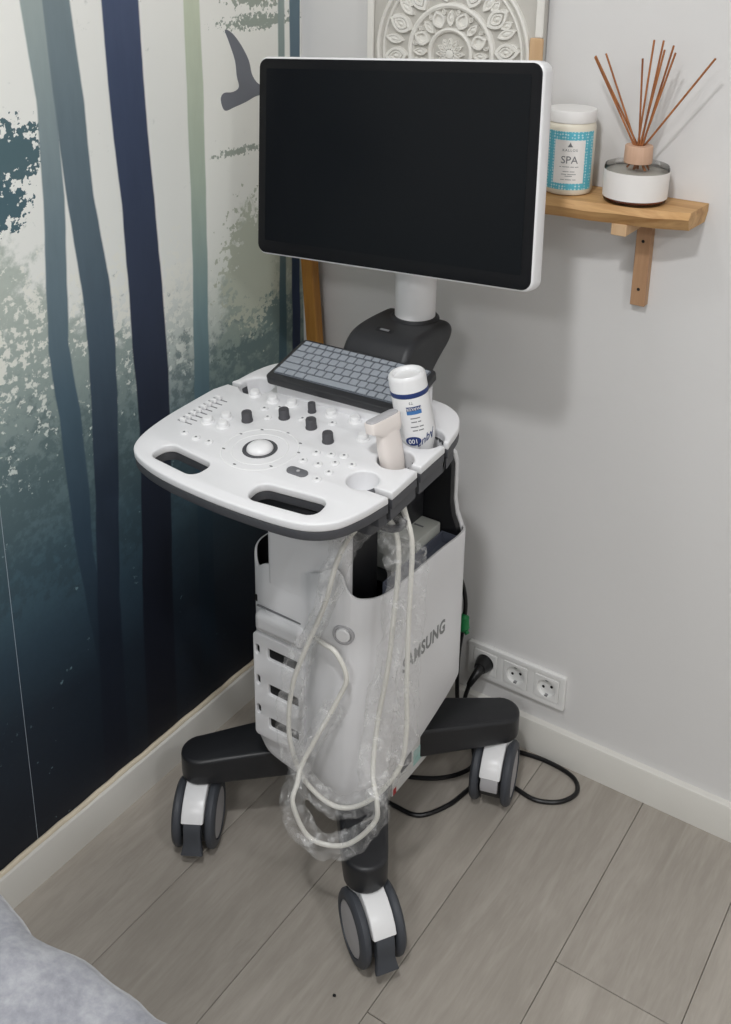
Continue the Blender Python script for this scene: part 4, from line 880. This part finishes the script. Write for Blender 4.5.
def petal_mesh(L, Wd, h, hollow):
    """pointed leaf along +y from 0 to L: raised rim, sunken or ribbed middle"""
    n_ = 9; b_ = bm_new(); ol = [(Wd*math.sin(PI*min(1, t))**0.8*(1-0.25*t), L*t) for t in [k/n_ for k in range(n_+1)]]
    pts = [(x, y) for x, y in ol]+[(-x, y) for x, y in ol[-2:0:-1]]
    cx_, cy_ = 0, L*0.5; N = len(pts); lv = []
    for k, z in ((1.0, 0.0055), (0.92, 0.006+h), (0.66, 0.006+h), (0.52, 0.006+(h*0.25 if hollow else h*0.6)), (0.12, 0.006+(h*0.35 if hollow else h*1.15))):
        lv.append([b_.verts.new((cx_+(x-cx_)*k, cy_+(y-cy_)*k, z)) for x, y in pts])
    for A, B in zip(lv[:-1], lv[1:]):
        for i in range(N): b_.faces.new((A[i], A[(i+1) % N], B[(i+1) % N], B[i]))
    b_.faces.new(lv[-1]); me = bpy.data.meshes.new('petal'); b_.to_mesh(me); b_.free(); me.materials.append(M['carve']); finish(me, 50); return me
def petals(me, n_, R, ph=0.0, sc=(1, 1), rev=False):
    for k in range(n_):
        a = 2*PI*k/n_+ph
        link('petal', me, cp, MF @ Matrix.Rotation(a, 4, 'Z') @ Matrix.Translation((0, R, 0)) @ Matrix.Rotation(PI if rev else 0, 4, 'Z') @ Matrix.Diagonal((sc[0], sc[1], 1, 1)))
petals(petal_mesh(0.022, 0.0058, 0.007, False), 12, 0.007)
petals(petal_mesh(0.034, 0.0155, 0.008, True), 8, 0.046, PI/8); petals(petal_mesh(0.030, 0.0085, 0.007, False), 8, 0.047, 0); petals(petal_mesh(0.012, 0.0045, 0.006, False), 16, 0.068, PI/16)
petals(petal_mesh(0.052, 0.0190, 0.008, True), 12, 0.088, 0.1); petals(petal_mesh(0.030, 0.0110, 0.009, False), 12, 0.098, 0.1); petals(petal_mesh(0.040, 0.0100, 0.007, False), 12, 0.099, 0.1+PI/12); petals(petal_mesh(0.026, 0.0085, 0.006, False), 20, 0.136, PI/20, (1, 1), True)
lf = petal_mesh(0.050, 0.012, 0.006, True)
for sx in (-1, 1):
    for sy in (-1, 1):
        for ang, sc in ((0, 1.0), (0.55, 0.9), (-0.55, 0.9), (1.15, 0.75), (-1.15, 0.75)):
            b0 = math.atan2(-sx, sy)+ang
            link('petal', lf, cp, MF @ Matrix.Translation((sx*0.122, sy*0.138, 0)) @ Matrix.Rotation(b0, 4, 'Z') @ Matrix.Diagonal((sc, sc, 1, 1)))
bm = bm_new(); lathe(bm, [(0.0085, 0.0055), (0.008, 0.013), (0, 0.0155)], MF, 20, False); obj('boss', bm, M['carve'], cp)

# wooden stick leaning in the corner behind the machine
a = Vector((0.117, -0.032, 0.0)); b = Vector((0.0205, -0.032, 1.27)); d = (b-a).normalized()
bm = bm_new(); SM = frame(a, (d.z, 0, -d.x), (0, 1, 0), d); box(bm, -0.0145, 0.0145, -0.012, 0.012, 0.002, (b-a).length, 0.002, 1, mtx=SM)
tag(obj('wooden_stick', bm, M['stickwood']), 'orange brown wooden strip leaning in the room corner', 'wood strip')

# ------------------------------------------------------------------ couch with grey plush blanket, near left
cth = thing('treatment_couch', (0.40, -2.1, 0), 'padded treatment couch under the grey blanket', 'couch')
bm = bm_new(); box(bm, 0.06, 0.80, -2.98, -1.20, 0.44, 0.525, 0.03, 3); obj('mattress', bm, M['charcoal'], cth)
bm = bm_new(); box(bm, 0.09, 0.77, -2.95, -1.23, 0.385, 0.44, 0.006, 2); obj('couch_frame', bm, M['disc'], cth)
for x in (0.14, 0.72):
    for y in (-1.33, -2.85):
        bm = bm_new(); box(bm, x-0.02, x+0.02, y-0.02, y+0.02, 0, 0.385, 0.004, 1); obj('couch_leg', bm, M['disc'], cth)
bm = bm_new(); NX, NY = 70, 120; x0, x1, y0, y1 = 0.035, 0.83, -2.99, -1.160; G = []
for i in range(NX+1):
    r = []
    for j in range(NY+1):
        s, t = -1.28+2.56*i/NX, -1.12+2.24*j/NY
        def fold(q, a_, b_, drop):
            c_, h_ = (a_+b_)/2, (b_-a_)/2
            k = min(abs(q), 1.0); over = max(0, abs(q)-1.0)
            return c_+math.copysign(k*h_, q), over*drop
        px, dx = fold(s, x0, x1, 0.365); py, dy = fold(t, y0, y1, 0.9)
        z = 0.562-max(dx, dy)
        e = max(0.0, 0.045-min(x1-abs(px-(x0+x1)/2)*0-px, px-x0, y1-py, py-y0))/0.045
        z -= 0.014*e*e
        nz = mnoise.noise(Vector((px*9, py*9, z*6)))*0.016+mnoise.noise(Vector((px*24, py*24, z*14+5)))*0.006
        nd = Vector((0, 0, 1)) if dx+dy == 0 else Vector((math.copysign(1, s)*(dx > 0), math.copysign(1, t)*(dy > 0), 0))
        p = Vector((px, py, z))+nd*nz
        if e > 0: p += Vector((0, 0.012*mnoise.noise(Vector((px*11, 3.1, 0))), 0)) if py > -1.3 else Vector((0, 0, 0))
        r.append(bm.verts.new(p))
    G.append(r)
for i in range(NX):
    for j in range(NY): bm.faces.new((G[i][j], G[i+1][j], G[i+1][j+1], G[i][j+1]))
bk = obj('plush_blanket', bm, M['plush'], smooth=60); tag(bk, 'soft grey plush blanket covering the couch at the lower left', 'blanket')
md = bk.modifiers.new('thick', 'SOLIDIFY'); md.thickness = 0.006; md.offset = 1.0

# small dark speck on the floor
bm = bm_new(); bmesh.ops.create_icosphere(bm, subdivisions=1, radius=0.003)
for v in bm.verts: v.co = Vector((0.5795+v.co.x*1.2, -0.690+v.co.y, 0.0018+v.co.z*0.5))
tag(obj('floor_speck', bm, M['cord']), 'tiny black crumb on the floor in front of the nearest caster', 'crumb')
